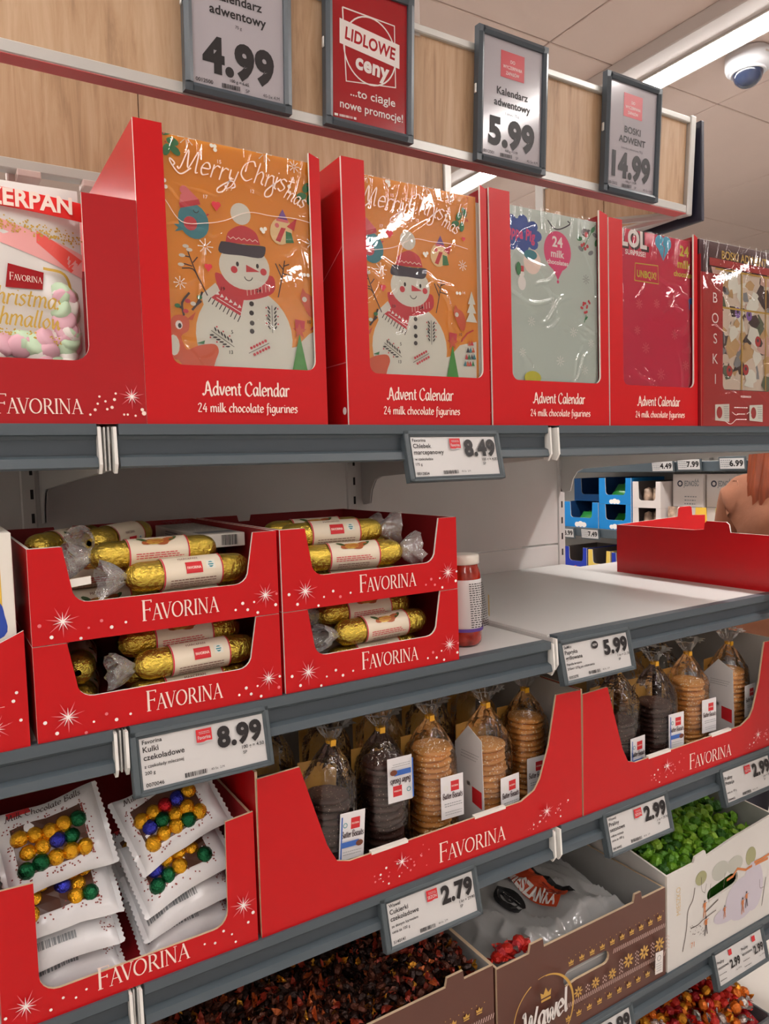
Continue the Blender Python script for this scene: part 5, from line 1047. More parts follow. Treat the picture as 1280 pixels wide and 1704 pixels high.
def brown_box(label, X0, X1, H, tabs, logo):
    W = X1 - X0; top = []
    for a, b in tabs[::-1]: top += [(b, H), (b - .002, H + .016), (a + .004, H + .016), (a, H)]
    hole = [(W * .5 - .062 + .028, .095)] + arc(W * .5 + .045, .109, .014, -PI / 2, PI / 2, 6) + arc(W * .5 - .05, .105, .018, PI / 2, 1.3 * PI, 6)
    t = thing('sweet_box', label, 'box', (X0, YF + .003, Z4 + .0006)); th = .005
    MB().prism([(0, 0), (W, 0), (W, H)] + top + [(0, H)], 0, th, BRN, EDGE, BRNI, holes=[[(x - 0.0, y) for x, y in hole]]).part('front_panel', t)
    sp = [(th, 0), (.42, 0), (.42, H), (th, H)]
    for x0, x1 in ((0, th), (W, W - th)): MB().prism(sp, x0, x1, BRN, EDGE, BRNI, ax='x').part('side_panel', t)
    MB().box(th, W - th, .415, .42, 0, H, BRNI).part('back_panel', t); MB().box(th, W - th, th, .415, .0005, th, BRNI).part('base_panel', t)
    p = Print(t, (0, 0, 0), (1, 0, 0), (0, 0, 1), .0004, step=.00004); hx0, hx1 = W * .5 - .072, W * .5 + .062
    x = .185 if logo else .4
    while x < W - .01: crown(p, x, .133 + .0 * x, .0062); p.disc(x - .006, .147, .0011, CRN, None, 5); p.disc(x + .012, .146, .0011, CRN, None, 5); crown(p, x - .01, .024, .0062); p.disc(x + .006, .036, .0011, CRN, None, 5); x += .0285
    k = 0; x = .172 if logo else .3
    while x < W - .006:
        if not (hx0 < x < hx1): p.line([(x, .112), (x + .0035, .121)], .0018, KNIT)
        p.line([(x - .002, .05), (x + .0015, .059)], .0018, KNIT); x += .0055
    x = .197 if logo else .31
    while x < W - .015:
        if not (hx0 - .01 < x < hx1 + .008): snowknit(p, x, .0845, .0165)
        else: snowknit(p, x, .0745, .0125)
        for i in range(3):
            for j in range(4): p.rect(x + .020 + i * .004, .066 + j * .008 + (i % 2) * .003, x + .0225 + i * .004, .069 + j * .008 + (i % 2) * .003, KNIT) if not (hx0 < x + .025 < hx1 and j > 1) else None
        x += .047
    if logo:
        p.ring(.103, .070, .074, .076, CRN, 40, 1, a0=2.0, a1=5.2); p.line([(.103 + .076 * math.cos(a), .070 + .076 * math.sin(a)) for a in [1.75 - 3.3 * i / 30 for i in range(31)]], .0012, CRN, w2=.0012); p.line([(.103 + .0755 * math.cos(a), .070 + .0755 * math.sin(a)) for a in [1.5 - .9 * i / 12 for i in range(13)]], .0024, CRN, w2=.0055); p.line([(.103 + .0755 * math.cos(a), .070 + .0755 * math.sin(a)) for a in [.6 - 1.4 * i / 12 for i in range(13)]], .0055, CRN, w2=.002)
        crown(p, .108, .104, .012); p.hand('Wawel', .106, .050, .046, LOGOW, wd=.115, pen=.125, rot=.08, slant=.12, n=6); p.text('1898', .10, .028, .007, LOGOW, 'c')
    p.poly([(W - .048, .024), (W - .024, .022), (W - .022, .069), (W - .046, .071)], LOGOW); p.ring(W - .035, .056, .005, .0062, GRY, 12); p.lines(W - .044, W - .027, .045, .03, 4, GRY, .0012); p.done(); return t
brown_box('brown box with gold crown print holding copper wrapped sweets', .235, .8125, .205, [(.472, .512)], False)
brown_box('brown box with gold crown print and a clear plastic bag inside', .8205, 1.2845, .193, [(.078, .115), (.365, .39)], True)
# plastic bag inside the second brown box
PLB = film('milky_plastic', base=.05, rough=.12, haze=.36, bump=.5, bscale=30, k=1.0); ORP = mat('bag_orange_print', (196, 70, 34), .4)
pb = thing('plastic_bag', 'crumpled milky plastic bag with dark round emblem inside the brown box', 'plastic bag', (1.05, 1.2, Z4 + .006))
def pbz(u, v): x, y = -.215 + u * .43, -.185 + v * .37; e = min(1, 7 * min(u, 1 - u, v, 1 - v)); return x, y, .10 + .072 * e * (.8 + .45 * noise.noise(Vector((x * 9, y * 9, 3)))) + .014 * (1 - abs(noise.noise(Vector((x * 16 + y * 6, y * 13 - x * 5, 8)))) * 2) ** 3 * e + .02 * v
MB().grid(pbz, 70, 60, PLB).part('film', pb, True)
MB().grid(lambda u, v: (-.213 + u * .426, -.183 + v * .366, .003 + .1 * (v if v < 0 else 0)), 2, 2, PLB).part('film_base', pb)
for (ax_, f) in enumerate((lambda u, v: (-.214 + u * .428, -.184, .003 + v * .10), lambda u, v: (-.214, -.184 + u * .368, .003 + v * .10), lambda u, v: (.214, -.184 + u * .368, .003 + v * .10))): MB().grid(f, 12, 4, PLB).part('film_side', pb, True)
def pmap(x, y, k): u, v = (x + .215) / .43, (y + .185) / .37; q = pbz(min(.98, max(.02, u)), min(.98, max(.02, v))); return Vector((q[0], q[1], q[2] + .0045 + k))
p = Print(pb, (0, 0, 0), (1, 0, 0), (0, 1, 0), .0004, pmap)
def fillq(cx, cy, w_, h_, a, m, n=8):
    c, s = math.cos(a), math.sin(a)
    for i in range(n):
        for j in range(n):
            P_ = []
            for du, dv in ((0, 0), (1, 0), (1, 1), (0, 1)): x, y = -w_ / 2 + w_ * (i + du) / n, -h_ / 2 + h_ * (j + dv) / n; P_.append((cx + x * c - y * s, cy + x * s + y * c))
            p.poly(P_, m); p.k -= p.step
q = PZ(848, 1490, .625); ex, ey = q.x - 1.05 + .035, q.y - 1.2 - .012
fillq(ex + .035, ey + .005, .05, .13, .25, ORP); p.k += .0003; fillq(ex + .066, ey, .012, .13, .25, DARK); p.k += .0003
for rr in (.034,):
    for k in range(3): p.disc(ex - .035, ey + .012, rr * (1 - k * .3), DARK, rr * (1 - k * .3), 22)
p.k += .001; p.text('WAWEL', ex - .035, ey + .008, .011, LOGOW, 'c', .02, wd=.044, rot=-1.2)
p.text('MIESZANKA', ex + .012, ey + .002, .020, LOGOW, 'c', .05, wd=.12, rot=-1.28); p.text('TOFI', ex + .038, ey - .03, .02, mat('bag_red_print', (150, 44, 28), .45), 'c', .05, wd=.05, rot=-1.28); p.done()
# ---- white box with winter print
WBX = mat('white_print_card', (214, 212, 208), .45, var=.02, vscale=10); WSH = mat('wash_grey_print', (186, 188, 178), .5); WLV = mat('wash_lilac_print', (198, 192, 204), .5); WOR = mat('wash_orange_print', (206, 122, 62), .5); WGR = mat('wash_olive_print', (160, 160, 118), .5); CYR = mat('pale_gold_print', (214, 188, 140), .5)
wx0, wx1 = 1.2905, 1.684; W = wx1 - wx0; H = .214
wb = thing('sweet_box', 'white box with winter skating print holding green sweets', 'box', (wx0, YF + .003, Z4 + .0006)); th = .005
hl = arc(.235, .135, .016, -PI / 2, PI / 2, 6) + arc(.15, .125, .014, PI / 2, 1.5 * PI, 6)
MB().prism([(0, 0), (W, 0), (W, H + .03), (W * .6, H + .018), (.135, H + .004), (.13, H + .018), (.095, H + .014), (.09, H + .002), (0, H)], 0, th, WBX, EDGEW, BRNI, holes=[hl]).part('front_panel', wb)
for x0, x1, h2 in ((0, th, H), (W, W - th, H + .03)): MB().prism([(th, 0), (.40, 0), (.40, H + .06), (th, h2)], x0, x1, WBX, EDGEW, BRNI, ax='x').part('side_panel', wb)
MB().box(th, W - th, .395, .40, 0, H + .03, BRNI).part('back_panel', wb); MB().box(th, W - th, th, .395, .0005, th, BRNI).part('base_panel', wb)
p = Print(wb, (0, 0, 0), (1, 0, 0), (0, 0, 1), .0004, step=.00003)
def wq(x, y): q = PY(x, y, YF + .003); return (q.x - wx0, q.z - Z4)
def C3(cx, cy): return wq(1100 + cx * .1761, 1340 + cy * .1761)
p.text('MIESZKO', *C3(185, 1030), .0135, CYR, 'l', .0, wd=.062, rot=PI / 2)
for q, rx, ry, m in (((380, 690), .02, .016, WGR), ((560, 620), .03, .022, WSH), ((700, 560), .03, .02, WSH), ((850, 480), .02, .022, WGR), ((760, 880), .06, .05, WLV), ((870, 760), .04, .06, WLV), ((650, 1010), .06, .02, WLV)): x, y = C3(*q); p.disc(x, y, rx, m, ry, 18)
R_ = random.Random(5)
for st, wd in (([(320, 780), (300, 900), (255, 1000), (240, 1180), (205, 1385)], .0022), ([(470, 740), (450, 920)], .001), ([(430, 740), (415, 830)], .001), ([(605, 640), (590, 790)], .0012), ([(990, 680), (950, 950)], .0016), ([(380, 680), (385, 800), (415, 830)], .001), ([(280, 1165), (350, 1130), (400, 1080), (520, 990)], .0022), ([(420, 1010), (540, 890)], .003), ([(930, 700), (935, 780), (970, 770)], .0012)): p.line([C3(*q) for q in crom(st, 4)], wd, mat('ink_grey_print', (96, 84, 78), .5))
for st, m in (([(620, 710), (680, 670), (720, 600), (800, 610), (860, 570)], WOR), ([(880, 540), (960, 500), (1020, 460)], WOR), ([(890, 560), (1010, 500)], WOR)): p.line([C3(*q) for q in st], .006, m)
for (cx, cy, s, ch) in ((425, 1130, 1.0, 1), (412, 970, .9, 0), (600, 1000, .7, 0), (770, 940, .9, 0), (805, 880, .9, 1)):   # small skating figures
    x, y = C3(cx, cy); p.disc(x, y + .017 * s, .003 * s, TWG, None, 8); p.poly([(x - .004 * s, y), (x + .004 * s, y), (x + .0045 * s, y + .013 * s), (x - .004 * s, y + .013 * s)], WOR); p.line([(x - .001, y), (x - .005 * s, y - .024 * s)], .0026 * s, TWG if ch else WOR); p.line([(x + .001, y), (x + .004 * s, y - .022 * s)], .0026 * s, TWG if ch else WOR); p.line([(x - .003, y + .011 * s), (x - .009 * s, y + .004 * s)], .0016, WOR); p.line([(x + .003, y + .011 * s), (x + .009 * s, y + .012 * s)], .0016, WOR)
for k in range(26): x, y = C3(R_.uniform(270, 400), R_.uniform(1130, 1220)); p.disc(x, y, R_.uniform(.0006, .0022), TWG, .001, 6, rot=R_.random())
p.text('71', *C3(275, 1350), .012, WOR, 'l', wd=.012); p.done()
# ------------------------------------------------------------------ loose wrapped sweets
def sweet_mesh(m, mt, seed, L=.012, r=.0085, cube=False):
    """wrapped sweet: faceted body and two twisted fans of foil"""
    R_ = random.Random(seed); b = MB(); n = 8
    prof = [(.0022, -L * 1.02), (r * .72, -L * .8), (r, -L * .35), (r, L * .35), (r * .72, L * .8), (.0022, L * 1.02)]
    J = {}
    def wob(a, h): return 1 + .16 * math.sin(a * 2 + seed) * (1 if cube else .5) + .12 * noise.noise(Vector((math.cos(a) * 2, math.sin(a) * 2, h * 200 + seed)))
    b.lathe(prof, n, m, ax='x', sq=.85, wob=wob)
    for s in (-1, 1):
        def fn(u, v, s=s): a = u * 2 * PI; rr = .0022 + v * (.0085 + .003 * math.sin(a * 3 + seed)); return (s * (L + v * .008 + .002 * math.sin(a * 5 + seed) * v), rr * math.cos(a), rr * math.sin(a) * .45)
        b.grid(fn, 10, 1, mt, cu=True)
    return b.mesh('wrapped_sweet')
def foil(name, c, metal=.6, rough=.2): return mat(name, c, rough, metal=metal, bump=.5, bscale=300, spec=.6)
CB = [foil('wrap_dark_brown', (88, 46, 32)), foil('wrap_black_brown', (46, 28, 24)), foil('wrap_copper', (186, 96, 48)), foil('wrap_rust', (150, 52, 34), .3), foil('wrap_gold', (206, 146, 48), .8)]
CG = [foil('wrap_green', (104, 158, 30), .2, .3), foil('wrap_deep_green', (44, 96, 24), .25, .3), foil('wrap_lime', (138, 180, 50), .2, .3), foil('wrap_leaf_green', (76, 132, 28), .25, .3)]
CRr = [foil('wrap_red', (190, 34, 22), .35), foil('wrap_orange', (214, 110, 24), .5), foil('wrap_amber', (222, 150, 36), .7), foil('wrap_crimson', (160, 22, 30), .35), foil('wrap_silver', (190, 184, 180), .85), foil('wrap_moss', (48, 70, 26), .4)]
SB = [sweet_mesh(a, b_, i, .0095, .0072, True) for i, (a, b_) in enumerate(((CB[0], CB[2]), (CB[1], CB[0]), (CB[1], CB[3]), (CB[0], CB[0]), (CB[0], CB[1]), (CB[1], CB[4]), (CB[0], CB[3]), (CB[1], CB[1]), (CB[1], CB[0])))]
SG = [sweet_mesh(a, b_, i + 20, .0135, .0145) for i, (a, b_) in enumerate(((CG[0], CG[1]), (CG[2], CG[0]), (CG[3], CG[0]), (CG[0], CG[2]), (CG[1], CG[3])))]
SR = [sweet_mesh(a, b_, i + 40, .0125, .0125) for i, (a, b_) in enumerate(((CRr[0], CRr[0]), (CRr[1], CRr[2]), (CRr[2], CRr[1]), (CRr[3], CRr[0]), (CRr[0], CRr[4]), (CRr[1], CRr[1]), (CRr[4], CRr[4])))]
SRg = [sweet_mesh(CRr[5], CRr[5], 60, .0125, .0125), sweet_mesh(CRr[5], CRr[2], 61, .0125, .0125)]
def heap(x0, x1, y0, y1, surf, step, meshes, name, label, group, fill_name, fill_label, fill_mat, limit=300, zb=0, pick=None):
    """individual sweets on top, one mass of the same sweets below and behind"""
    pts = []; y = y0; row = 0; R_ = random.Random(int(x0 * 100) + 3)
    while y < y1:
        x = x0 + (step / 2 if row % 2 else 0)
        while x < x1: pts.append((x + R_.uniform(-.3, .3) * step, y + R_.uniform(-.3, .3) * step)); x += step
        y += step * .8; row += 1
    pts = [(min(max(x, x0), x1), min(max(y, y0), y1)) for x, y in pts]; pts.sort(key=lambda q: q[1])
    def M(x, y, dz): return Matrix.Translation((x, y, surf(x, y) + dz)) @ Matrix.Rotation(R_.random() * 6.3, 4, 'Z') @ Matrix.Rotation(R_.uniform(-.8, .8), 4, 'Y') @ Matrix.Rotation(R_.random() * 6.3, 4, 'X')
    for x, y in pts[:limit]:
        o = inst(name, (pick(x, y, R_) if pick else R_.choice(meshes))); o.matrix_local = M(x, y, R_.uniform(-.002, .007)); tag(o, label, 'sweet', group)
    b = MB(); n = 16; low = step * 2.0
    b.grid(lambda u, v: (x0 - .012 + u * (x1 - x0 + .024), y0 - .012 + v * (y1 - y0 + .024), surf(x0 + u * (x1 - x0), y0 + v * (y1 - y0)) - low), n, n, fill_mat)
    for f in (lambda u, v: (x0 - .012 + u * (x1 - x0 + .024), y0 - .012, zb + v * (surf(x0 + u * (x1 - x0), y0) - low - zb)), lambda u, v: (x0 - .012 + u * (x1 - x0 + .024), y1 + .012, zb + v * (surf(x0 + u * (x1 - x0), y1) - low - zb)), lambda u, v: (x0 - .012, y0 - .012 + u * (y1 - y0 + .024), zb + v * (surf(x0, y0 + u * (y1 - y0)) - low - zb)), lambda u, v: (x1 + .012, y0 - .012 + u * (y1 - y0 + .024), zb + v * (surf(x1, y0 + u * (y1 - y0)) - low - zb))): b.grid(f, 8, 1, fill_mat)
    extra = [(q, 0) for q in pts[limit:]] + [(q, -step * 1.4) for q in pts]
    for (x, y), dz in extra:
        me = R_.choice(meshes); m = M(x, y, dz); k = len(b.v); b.v += [tuple(m @ v.co) for v in me.vertices]
        for po in me.polygons: b.f.append(tuple(k + i for i in po.vertices)); b.m.append(b.mi(me.materials[po.material_index]))
    o = b.part(fill_name); tag(o, fill_label, 'sweets'); o['kind'] = 'stuff'
heap(.262, .785, 1.035, 1.392, lambda x, y: Z4 + .205 + .02 * min(1, (y - 1.02) / .1) + .010 * noise.noise(Vector((x * 8, y * 8, 1))) - max(0, x - .74) * .35, .0165, SB, 'wrapped_caramel', 'small dark brown and copper wrapped sweet in the brown box', 'loose brown wrapped sweets', 'sweet_heap', 'mass of dark brown and copper wrapped sweets filling the brown box', CB[1], 300, Z4 + .006)
heap(1.321, 1.652, 1.036, 1.36, lambda x, y: Z4 + .195 + .03 * min(1, (y - 1.02) / .12) + .012 * noise.noise(Vector((x * 9, y * 9, 4))), .027, SG, 'wrapped_praline', 'green foil wrapped sweet in the white box', 'loose green wrapped sweets', 'sweet_heap', 'mass of green foil wrapped sweets filling the white box', CG[1], 140, Z4 + .006)
for k in range(7):
    o = inst('wrapped_sweet', (SR[0], SR[3], SR[4])[k % 3]); o.matrix_local = Matrix.Translation((.848 + k * .011, 1.033 + .003 * (k % 2), Z4 + .190 + .004 * (k % 3))) @ Matrix.Rotation(k * 1.3, 4, 'Z'); tag(o, 'red wrapped sweet showing at the edge of the plastic bag', 'sweet', 'red sweets under the plastic bag')
# ---- bin of red and gold sweets on the lowest shelf
Z5 = LEV[5]
bn = thing('sweet_bin', 'clear fronted bin holding red and gold sweets under the double price tag', 'bin', (.99, YF + .004, Z5))
BINP = mat('bin_grey_plastic', (90, 92, 96), .4)
MB().bevbox(0, .69, 0, .006, 0, .055, BINP, .001).part('front_panel', bn)
for x in (0, .684): MB().bevbox(x, x + .006, .006, .40, 0, .06, BINP, .001).part('side_panel', bn)
MB().bevbox(.006, .684, .394, .40, 0, .16, BINP, .001).part('back_panel', bn); MB().box(.006, .684, .006, .394, .0005, .005, BINP).part('base_panel', bn)
heap(1.022, 1.648, 1.036, 1.36, lambda x, y: Z5 + .075 + .10 * min(1, (y - 1.02) / .2) + .012 * noise.noise(Vector((x * 7, y * 7, 9))), .0255, SR, 'wrapped_bonbon', 'red, orange or silver wrapped sweet in the low bin', 'loose red and gold sweets', 'sweet_heap', 'mass of red and gold wrapped sweets filling the low bin', CRr[3], 170, Z5 + .006, pick=lambda x, y, R_: R_.choice(SRg) if x + y * .3 < 1.50 + R_.uniform(-.05, .05) else R_.choice(SR))
# ------------------------------------------------------------------ gondola end: shelf with a red tray beyond the empty shelf
es = thing('end_shelf', 'metal shelf on the gondola end carrying the glossy red tray', 'shelf', (1.92, 1.25, 1.213))
rel(es, MB().bevbox(1.70, 2.16, .72, 1.66, 1.188, 1.213, METAL, .002)).part('shelf_plate', es)
rel(es, MB().prism([(2.16, 1.213), (2.178, 1.213), (2.178, 1.199), (2.168, 1.195), (2.168, 1.17), (2.18, 1.166), (2.18, 1.156), (2.16, 1.156)], .72, 1.66, RAIL)).part('price_rail', es)
for y in (.722, 1.652): rel(es, MB().prism([(1.70, 1.188), (2.15, 1.188), (2.15, 1.15), (1.78, 1.11), (1.72, 1.05), (1.70, 1.05)], y, y + .004, METAL)).part('bracket', es)
rel(es, MB().bevbox(1.692, 1.70, .70, 1.68, 0, 2.1, METAL, .002) if False else MB().bevbox(1.694, 1.70, 1.62, 1.68, 0, 1.213, METAL, .002)).part('post', es)
GRED = mat('glossy_red_card', (208, 16, 26), .3, coat=.15)
rt = thing('red_card_surround', 'folded glossy red card with cut tabs standing beyond the empty shelf', 'card display', (1.704, .78, 1.2135))
R2 = lambda b: rel(rt, b)
def sidep(x): return MB().prism([(.78, 1.2135), (1.492, 1.2135), (1.492, 1.356), (1.235, 1.356), (1.205, 1.359)] + [(1.203, 1.375), (1.197, 1.381), (1.142, 1.381), (1.134, 1.375), (1.130, 1.355)] + [(.78, 1.353)], x, x + .004, GRED, EDGEW, GRED, ax='x')
R2(sidep(1.704)).part('side_panel', rt, label='side panel with a raised tab')
R2(MB().prism([(1.708, 1.2135), (2.11, 1.2135), (2.11, 1.361), (2.045, 1.364), (2.043, 1.388), (2.036, 1.393), (1.985, 1.393), (1.978, 1.388), (1.974, 1.363), (1.708, 1.356)], 1.488, 1.492, GRED, EDGEW, GRED)).part('back_panel', rt)
# ------------------------------------------------------------------ shelving across the next aisle
XF = 3.5
def fy(px, py=850): return PX(px, py, XF).y
def fz(px, py): return PX(px, py, XF).z
ZA = 1.118; ZB_ = .835; ZT = 1.52
fs = thing('far_shelving', 'shelving across the next aisle with slate grey rails', 'shelving', (3.75, 2.6, 0)); F_ = lambda b: rel(fs, b)
YA, YE = 1.2, 4.4
F_(MB().bevbox(3.98, 4.02, YA, YE, 0, 2.3, METAL, .002)).part('back_panel', fs)
for z in (.1, .45, ZB_, ZA, ZT, 1.9):
    F_(MB().bevbox(XF + .02, 3.98, YA, YE, z - .03, z, METAL, .002)).part('shelf_plate', fs); F_(MB().bevbox(XF, XF + .02, YA, YE, z - .055, z, RAIL, .003)).part('price_rail', fs)
for y in (YA, 2.75, YE - .04): F_(MB().bevbox(3.94, 3.98, y, y + .04, 0, 2.3, METAL, .002)).part('upright', fs)
F_(MB().box(XF + .03, 3.98, YA, YE, 0, .07, RAILD)).part('plinth', fs)
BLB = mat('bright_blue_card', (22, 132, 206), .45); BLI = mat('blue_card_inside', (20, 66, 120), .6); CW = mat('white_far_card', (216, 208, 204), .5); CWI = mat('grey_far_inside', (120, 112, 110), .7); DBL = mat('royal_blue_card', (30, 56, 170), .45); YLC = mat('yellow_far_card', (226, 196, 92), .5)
FGR = mat('green_packet_foil', (40, 130, 54), .3, coat=.3); FWT = mat('pale_packet', (220, 212, 200), .4)
def far_tray(label, px0, px1, py0, py1, zb, mo, mi, base=.4, mark=None, dx=0):
    y0, y1 = fy(px0), fy(px1); W = abs(y0 - y1) - .003; H = fz(px0, py0) - zb if py0 else .16
    H = fz((px0 + px1) / 2, py0) - fz((px0 + px1) / 2, py1)
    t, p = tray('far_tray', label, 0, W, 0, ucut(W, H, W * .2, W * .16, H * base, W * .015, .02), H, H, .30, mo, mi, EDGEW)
    t.location = (XF + .012 + dx, y0, zb + .0006); t.rotation_euler = (0, 0, -PI / 2)
    if mark:
        for k, (x, y, r) in enumerate(((.40, .14, .07), (.5, .17, .08), (.6, .14, .07), (.5, .1, .05))): p.disc(W * x, H * base * 2 * y, W * r, mark, W * r * .8, 10)
    p.done(); return t, W, H, y0
def packets(y0, W, zb, H, m, label, n=3, dx=.05):
    for k in range(n):
        b = MB(); R_ = random.Random(k + int(y0 * 90)); L, w_, h_ = W * .55, .11, .020
        b.grid(lambda u, v: ((u - .5) * L, (v - .5) * w_, h_ * math.sin(PI * u) ** .5 * math.sin(PI * v) ** .5 + .004 * noise.noise(Vector((u * 6, v * 6, k)))), 10, 8, m); b.grid(lambda u, v: ((u - .5) * L, (v - .5) * w_, -.002), 10, 8, m)
        b.tf(Matrix.Rotation(.8, 4, 'X')); o = b.part('sweet_packet', None, True); o.location = (XF + dx + .045 + .044 * k, y0 - W / 2 - .006 * (k - 1), zb + .052 + .004 * k); o.rotation_euler = (0, 0, -PI / 2); tag(o, label, 'sweet packet', 'packets in the far trays')
WCL = WHITE
rows = [('bright blue tray on the lower row beside the pillar, full of green packets', 936, 994, 828, 870, ZA, FGR, 1), ('bright blue tray on the lower row next to the white trays', 995, 1049, 830, 872, ZA, FGR, 1)]
hL = fz(965, 828) - fz(965, 870)
for d_, a, b_, c_, e_, z, m, n in rows:
    t, W, H, y0 = far_tray(d_, a, b_, c_, e_, z, BLB, BLI, .38, WCL); packets(y0, W, z, H, m, 'green foil packet in ' + d_.split(',')[0].replace(' on the lower row', ''), 3 if a < 950 else 1)
t, W, H, y0 = far_tray('bright blue tray on top of the stack next to the white trays', 995, 1049, 785, 829, ZA + .001 + (fz(1022, 830) - fz(1022, 872)), BLB, BLI, .36, WCL); packets(y0, W, ZA + .18, H, FGR, 'green foil packet in the topmost bright blue tray', 2)
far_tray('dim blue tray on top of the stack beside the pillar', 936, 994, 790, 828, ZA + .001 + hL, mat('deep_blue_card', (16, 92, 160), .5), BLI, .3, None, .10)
MARB = mat('mixed_packet', (176, 150, 130), .4, var=.6, vscale=30)
for d_, py0, py1, dz in (('white tray with a dark mark, lower of the pair beside the blue trays', 830, 870, 0), ('white tray with a dark mark, upper of the pair beside the blue trays', 784, 828, 1)):
    z = ZA + dz * (.001 + fz(1075, 830) - fz(1075, 870)); t, W, H, y0 = far_tray(d_, 1051, 1098, py0, py1, z, CW, CWI, .16 if not dz else .28)
    for k in range(4):
        b = MB(); b.lathe([(.0001, 0), (.026, .004), (.030, .05), (.024, .10), (.0001, .112)], 14, MARB); o = b.part('mixed_sweet_bag', None, True); o.location = (XF + .075 + .066 * (k // 2), y0 - W * .5 + .033 * (1 if k % 2 else -1), z + .006); tag(o, 'pale mixed sweet bag in the white tray, %s' % ('lower row' if not dz else 'upper row'), 'sweet bag', 'bags in the white far trays')
def far_box(label, px0, px1, py0, zb, dx, text):
    y0, y1 = fy(px0), fy(px1); W = abs(y0 - y1) - .004; H = fz((px0 + px1) / 2, py0) - zb
    t = thing('shipping_carton', label, 'carton', (XF + dx, y0, zb + .0006), (0, 0, -PI / 2)); MB().bevbox(0, W, 0, .24, 0, H, CW, .002).part('carton', t); p = Print(t, (0, 0, 0), (1, 0, 0), (0, 0, 1), .0006); p.text(text, W * .62, H * .8, .028, GRY, 'c', .03, wd=W * .5); p.ring(W * .25, H * .84, .010, .018, NVY, 14); p.lines(W * .4, W * .8, H * .62, H * .5, 3, GRY, .006); p.line([(W * .02, H * .45), (W * .98, H * .45)], .003, GRY); p.done()
far_box('white shipping carton with a dark round mark beside the white trays', 1101, 1152, 790, ZA, .10, 'JEDNOŚĆ'); far_box('white shipping carton with a dark round mark behind the yellow bag', 1153, 1205, 790, ZA, .12, 'JEDNOŚĆ')
for k, (px, m, d_) in enumerate(((1110, MARB, 'mottled pink sweet bag in front of the white carton'), (1156, YEL, 'yellow sweet bag in front of the white carton'), (1190, LIME, 'lime sweet bag beside the person\'s shoulder'), (1133, CW, 'white paper cone bag in front of the white carton'))):
    b = MB(); h = .15; b.grid(lambda u, v: ((u - .5) * (.086 - .02 * v), -.025 * math.sin(PI * u) * (1 - v * .7), v * h), 10, 8, m); b.grid(lambda u, v: ((u - .5) * (.086 - .02 * v), .025 * math.sin(PI * u) * (1 - v * .7), v * h), 10, 8, m); o = b.part('sweet_pouch', None, True); o.location = (XF + .055, fy(px), ZA + .001); o.rotation_euler = (0, 0, -PI / 2); tag(o, d_, 'sweet bag')
for d_, a, b_, mo, mk in (('royal blue tray with an orange mark under the far price tags', 937, 974, DBL, DEER), ('yellow tray under the far price tags', 976, 1013, YLC, TAN), ('royal blue tray next to the yellow one', 1015, 1052, DBL, DEER)): far_tray(d_, a, b_, 902, 941, ZB_ + .0005, mo, CWI, .42, mk)
def far_tag(label, px, py, s):
    t = thing('price_tag', label, 'price tag', (XF - .014, fy(px, py), fz(px, py) - .05), (.12, 0, -PI / 2)); MB().bevbox(-.075, .075, 0, .01, 0, .07, HOUSE, .002).part('housing', t); MB().box(-.067, .067, -.001, .004, .008, .062, INK).part('screen', t); p = Print(t, (0, -.001, 0), (1, 0, 0), (0, 0, 1), .0004); p.text(s, .062, .022, .028, BLACK, 'r', .04); p.lines(-.062, -.005, .052, .02, 4, GRY, .004); p.done()
far_tag('far price tag cut off by the slotted upright', 945, 882, '8.99'); far_tag('far price tag reading 7.49 above the yellow tray', 985, 884, '7.49'); far_tag('far price tag reading 7.99 on the rail above the white cartons', 1150, 768, '7.99'); far_tag('far price tag on the rail above the white trays', 1106, 771, '4.49'); far_tag('far price tag on the upper rail beside the person', 1222, 766, '6.99')
# ------------------------------------------------------------------ person with auburn hair, seen from behind
SKIN = mat('skin', (206, 156, 128), .55); COAT = mat('tan_jacket', (146, 94, 68), .85, var=.12, vscale=14, bump=1.0, bscale=9); TROU = mat('dark_trousers', (44, 44, 56), .8); HAIR = mat('auburn_hair', (142, 66, 34), .4, var=.35, vscale=60, stretch=(1, 1, .08)); SHOE = mat('dark_shoe', (30, 28, 28), .5)
pe = thing('person', 'person with long auburn hair in a tan jacket seen from behind', 'person', (2.72, 1.60, 0))
def skin(name, V, E, R, m, root, sub=2):
    me = bpy.data.meshes.new(name); me.from_pydata(V, E, []); o = bpy.data.objects.new(name, me); link(o, pe)
    md = o.modifiers.new('skin', 'SKIN'); me.skin_vertices.new() if not me.skin_vertices else None
    for i, sv in enumerate(me.skin_vertices[0].data): r = R[i]; sv.radius = r if isinstance(r, tuple) else (r, r); sv.use_root = (i == root)
    md.use_smooth_shade = True; s = o.modifiers.new('sub', 'SUBSURF'); s.levels = sub; s.render_levels = sub; me.materials.append(m); return o
V = [(0, 0, .95), (0, 0, 1.12), (-.01, 0, 1.30), (0, 0, 1.42), (.01, 0, 1.50), (.02, 0, 1.58), (.025, 0, 1.66)]; E_ = [(i, i + 1) for i in range(6)]; R = [(.15, .12), (.125, .10), (.15, .10), (.10, .08), (.052, .052), (.072, .085), (.062, .075)]
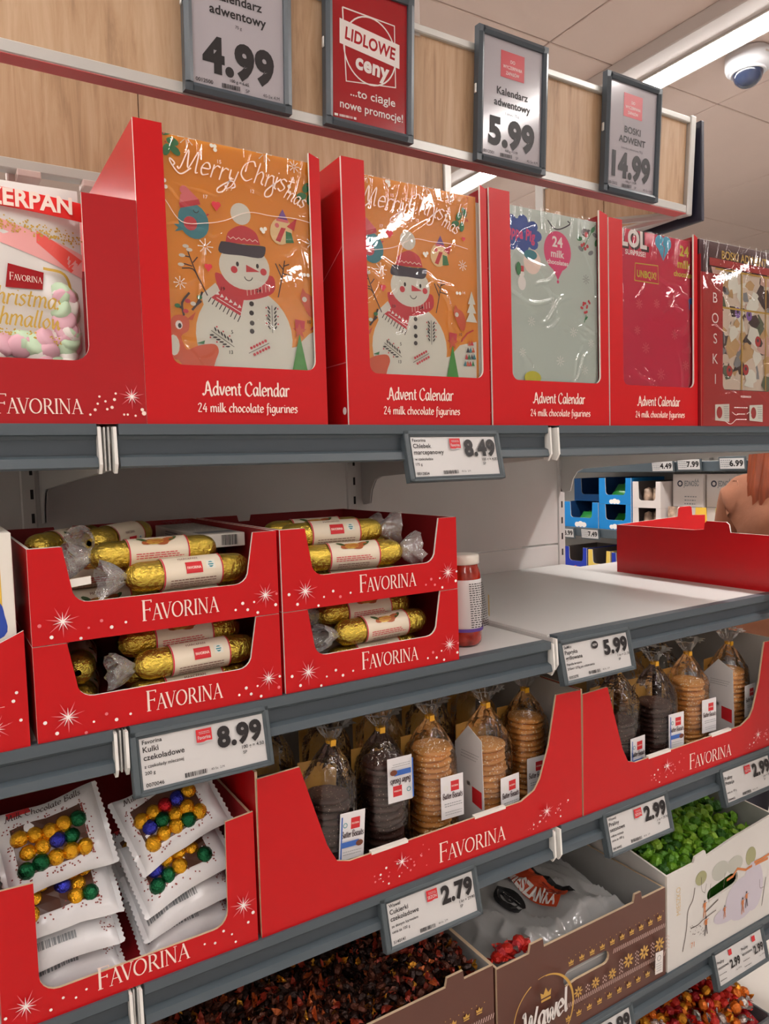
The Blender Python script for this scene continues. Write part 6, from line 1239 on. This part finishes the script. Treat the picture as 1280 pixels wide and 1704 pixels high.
for s in (-1, 1):
    n = len(V); V += [(-.005, s * .155, 1.40), (.02, s * .215, 1.15), (.14, s * .20, .95), (.19, s * .19, .90)]; E_ += [(3, n), (n, n + 1), (n + 1, n + 2), (n + 2, n + 3)]; R += [.055, .042, .030, (.034, .018)]
    for k in range(4): m_ = len(V); V += [(.225, s * (.165 + .016 * k), .872 + .002 * k), (.245, s * (.165 + .016 * k), .842 - (.004 if k in (1, 2) else 0))]; E_ += [(n + 3, m_), (m_, m_ + 1)]; R += [.0085, .0075]
    m_ = len(V); V += [(.205, s * .150, .895), (.225, s * .142, .870)]; E_ += [(n + 3, m_), (m_, m_ + 1)]; R += [.010, .0085]
    n = len(V); V += [(0, s * .09, .88), (.01, s * .095, .50), (-.01, s * .095, .09), (.12, s * .10, .045)]; E_ += [(0, n), (n, n + 1), (n + 1, n + 2), (n + 2, n + 3)]; R += [.085, .058, .040, (.038, .03)]
skin('body', V, E_, R, SKIN, 0)
V = [(0, 0, .86), (0, 0, 1.0), (0, 0, 1.15), (-.012, 0, 1.30), (-.005, 0, 1.43), (.005, 0, 1.485)]; E_ = [(i, i + 1) for i in range(5)]; R = [(.19, .15), (.18, .145), (.16, .125), (.185, .13), (.12, .095), (.066, .066)]
for s in (-1, 1): n = len(V); V += [(-.008, s * .175, 1.405), (.015, s * .235, 1.15), (.11, s * .215, .985)]; E_ += [(4, n), (n, n + 1), (n + 1, n + 2)]; R += [.072, .058, .046]
skin('jacket', V, E_, R, COAT, 1)
V = [(0, 0, .93)]; E_ = []; R = [(.16, .13)]
for s in (-1, 1): n = len(V); V += [(0, s * .09, .86), (.01, s * .096, .50), (-.01, s * .096, .11)]; E_ += [(0, n), (n, n + 1), (n + 1, n + 2)]; R += [.098, .070, .055]
skin('trousers', V, E_, R, TROU, 0)
for s in (-1, 1): MB().lathe([(.0001, -.12), (.035, -.11), (.045, -.04), (.043, .06), (.03, .11), (.0001, .125)], 14, SHOE, (.04, s * .098, .042), 'x', .75).part('shoe', pe, True)
b = MB()
def hairf(u, v):
    a = u * 2 * PI; z = 1.765 - .56 * v; th_ = min(1, v / .2) * PI / 2; z = 1.765 - .10 * (1 - math.cos(th_)) - .575 * max(0, v - .2); r = .100 * math.sin(th_) * (1 - .35 * max(0, v - .62) / .38); back = -math.cos(a)
    cx = .02 - .055 * max(0, v - .25) * 2; r *= 1 + .06 * math.sin(a * 17 + v * 5) * min(1, v * 3)
    fr_ = r * (1.1 if math.cos(a) < .3 else 1.1 - .85 * max(0, min(1, (v - .22) * 6)) * math.cos(a))
    return (cx + fr_ * math.cos(a), r * 1.0 * math.sin(a) * (1.05 - .12 * v), z + .06 * noise.noise(Vector((math.cos(a) * 5, math.sin(a) * 5, 2))) * v * v)
b.grid(hairf, 60, 26, HAIR, cu=True); b.part('hair', pe, True)
for s in (-1, 1):
    MB().lathe([(.0001, -.004), (.009, -.002), (.011, .002), (.0001, .006)], 12, mat('eye_white', (236, 232, 228), .3), (.100, s * .031, 1.625), 'x').part('eye', pe, True); MB().lathe([(.0001, -.01), (.016, -.006), (.02, 0), (.012, .008), (.0001, .008)], 12, SKIN, (.02, s * .085, 1.61), 'y').part('ear', pe, True)
MB().lathe([(.0001, .03), (.006, .02), (.012, .002), (.013, -.006), (.0001, -.012)], 12, SKIN, (.108, 0, 1.60)).part('nose', pe, True); MB().lathe([(.0001, -.004), (.012, 0), (.0001, .005)], 12, mat('lips', (180, 92, 88), .5), (.102, 0, 1.565), 'x', .5).part('mouth', pe, True)
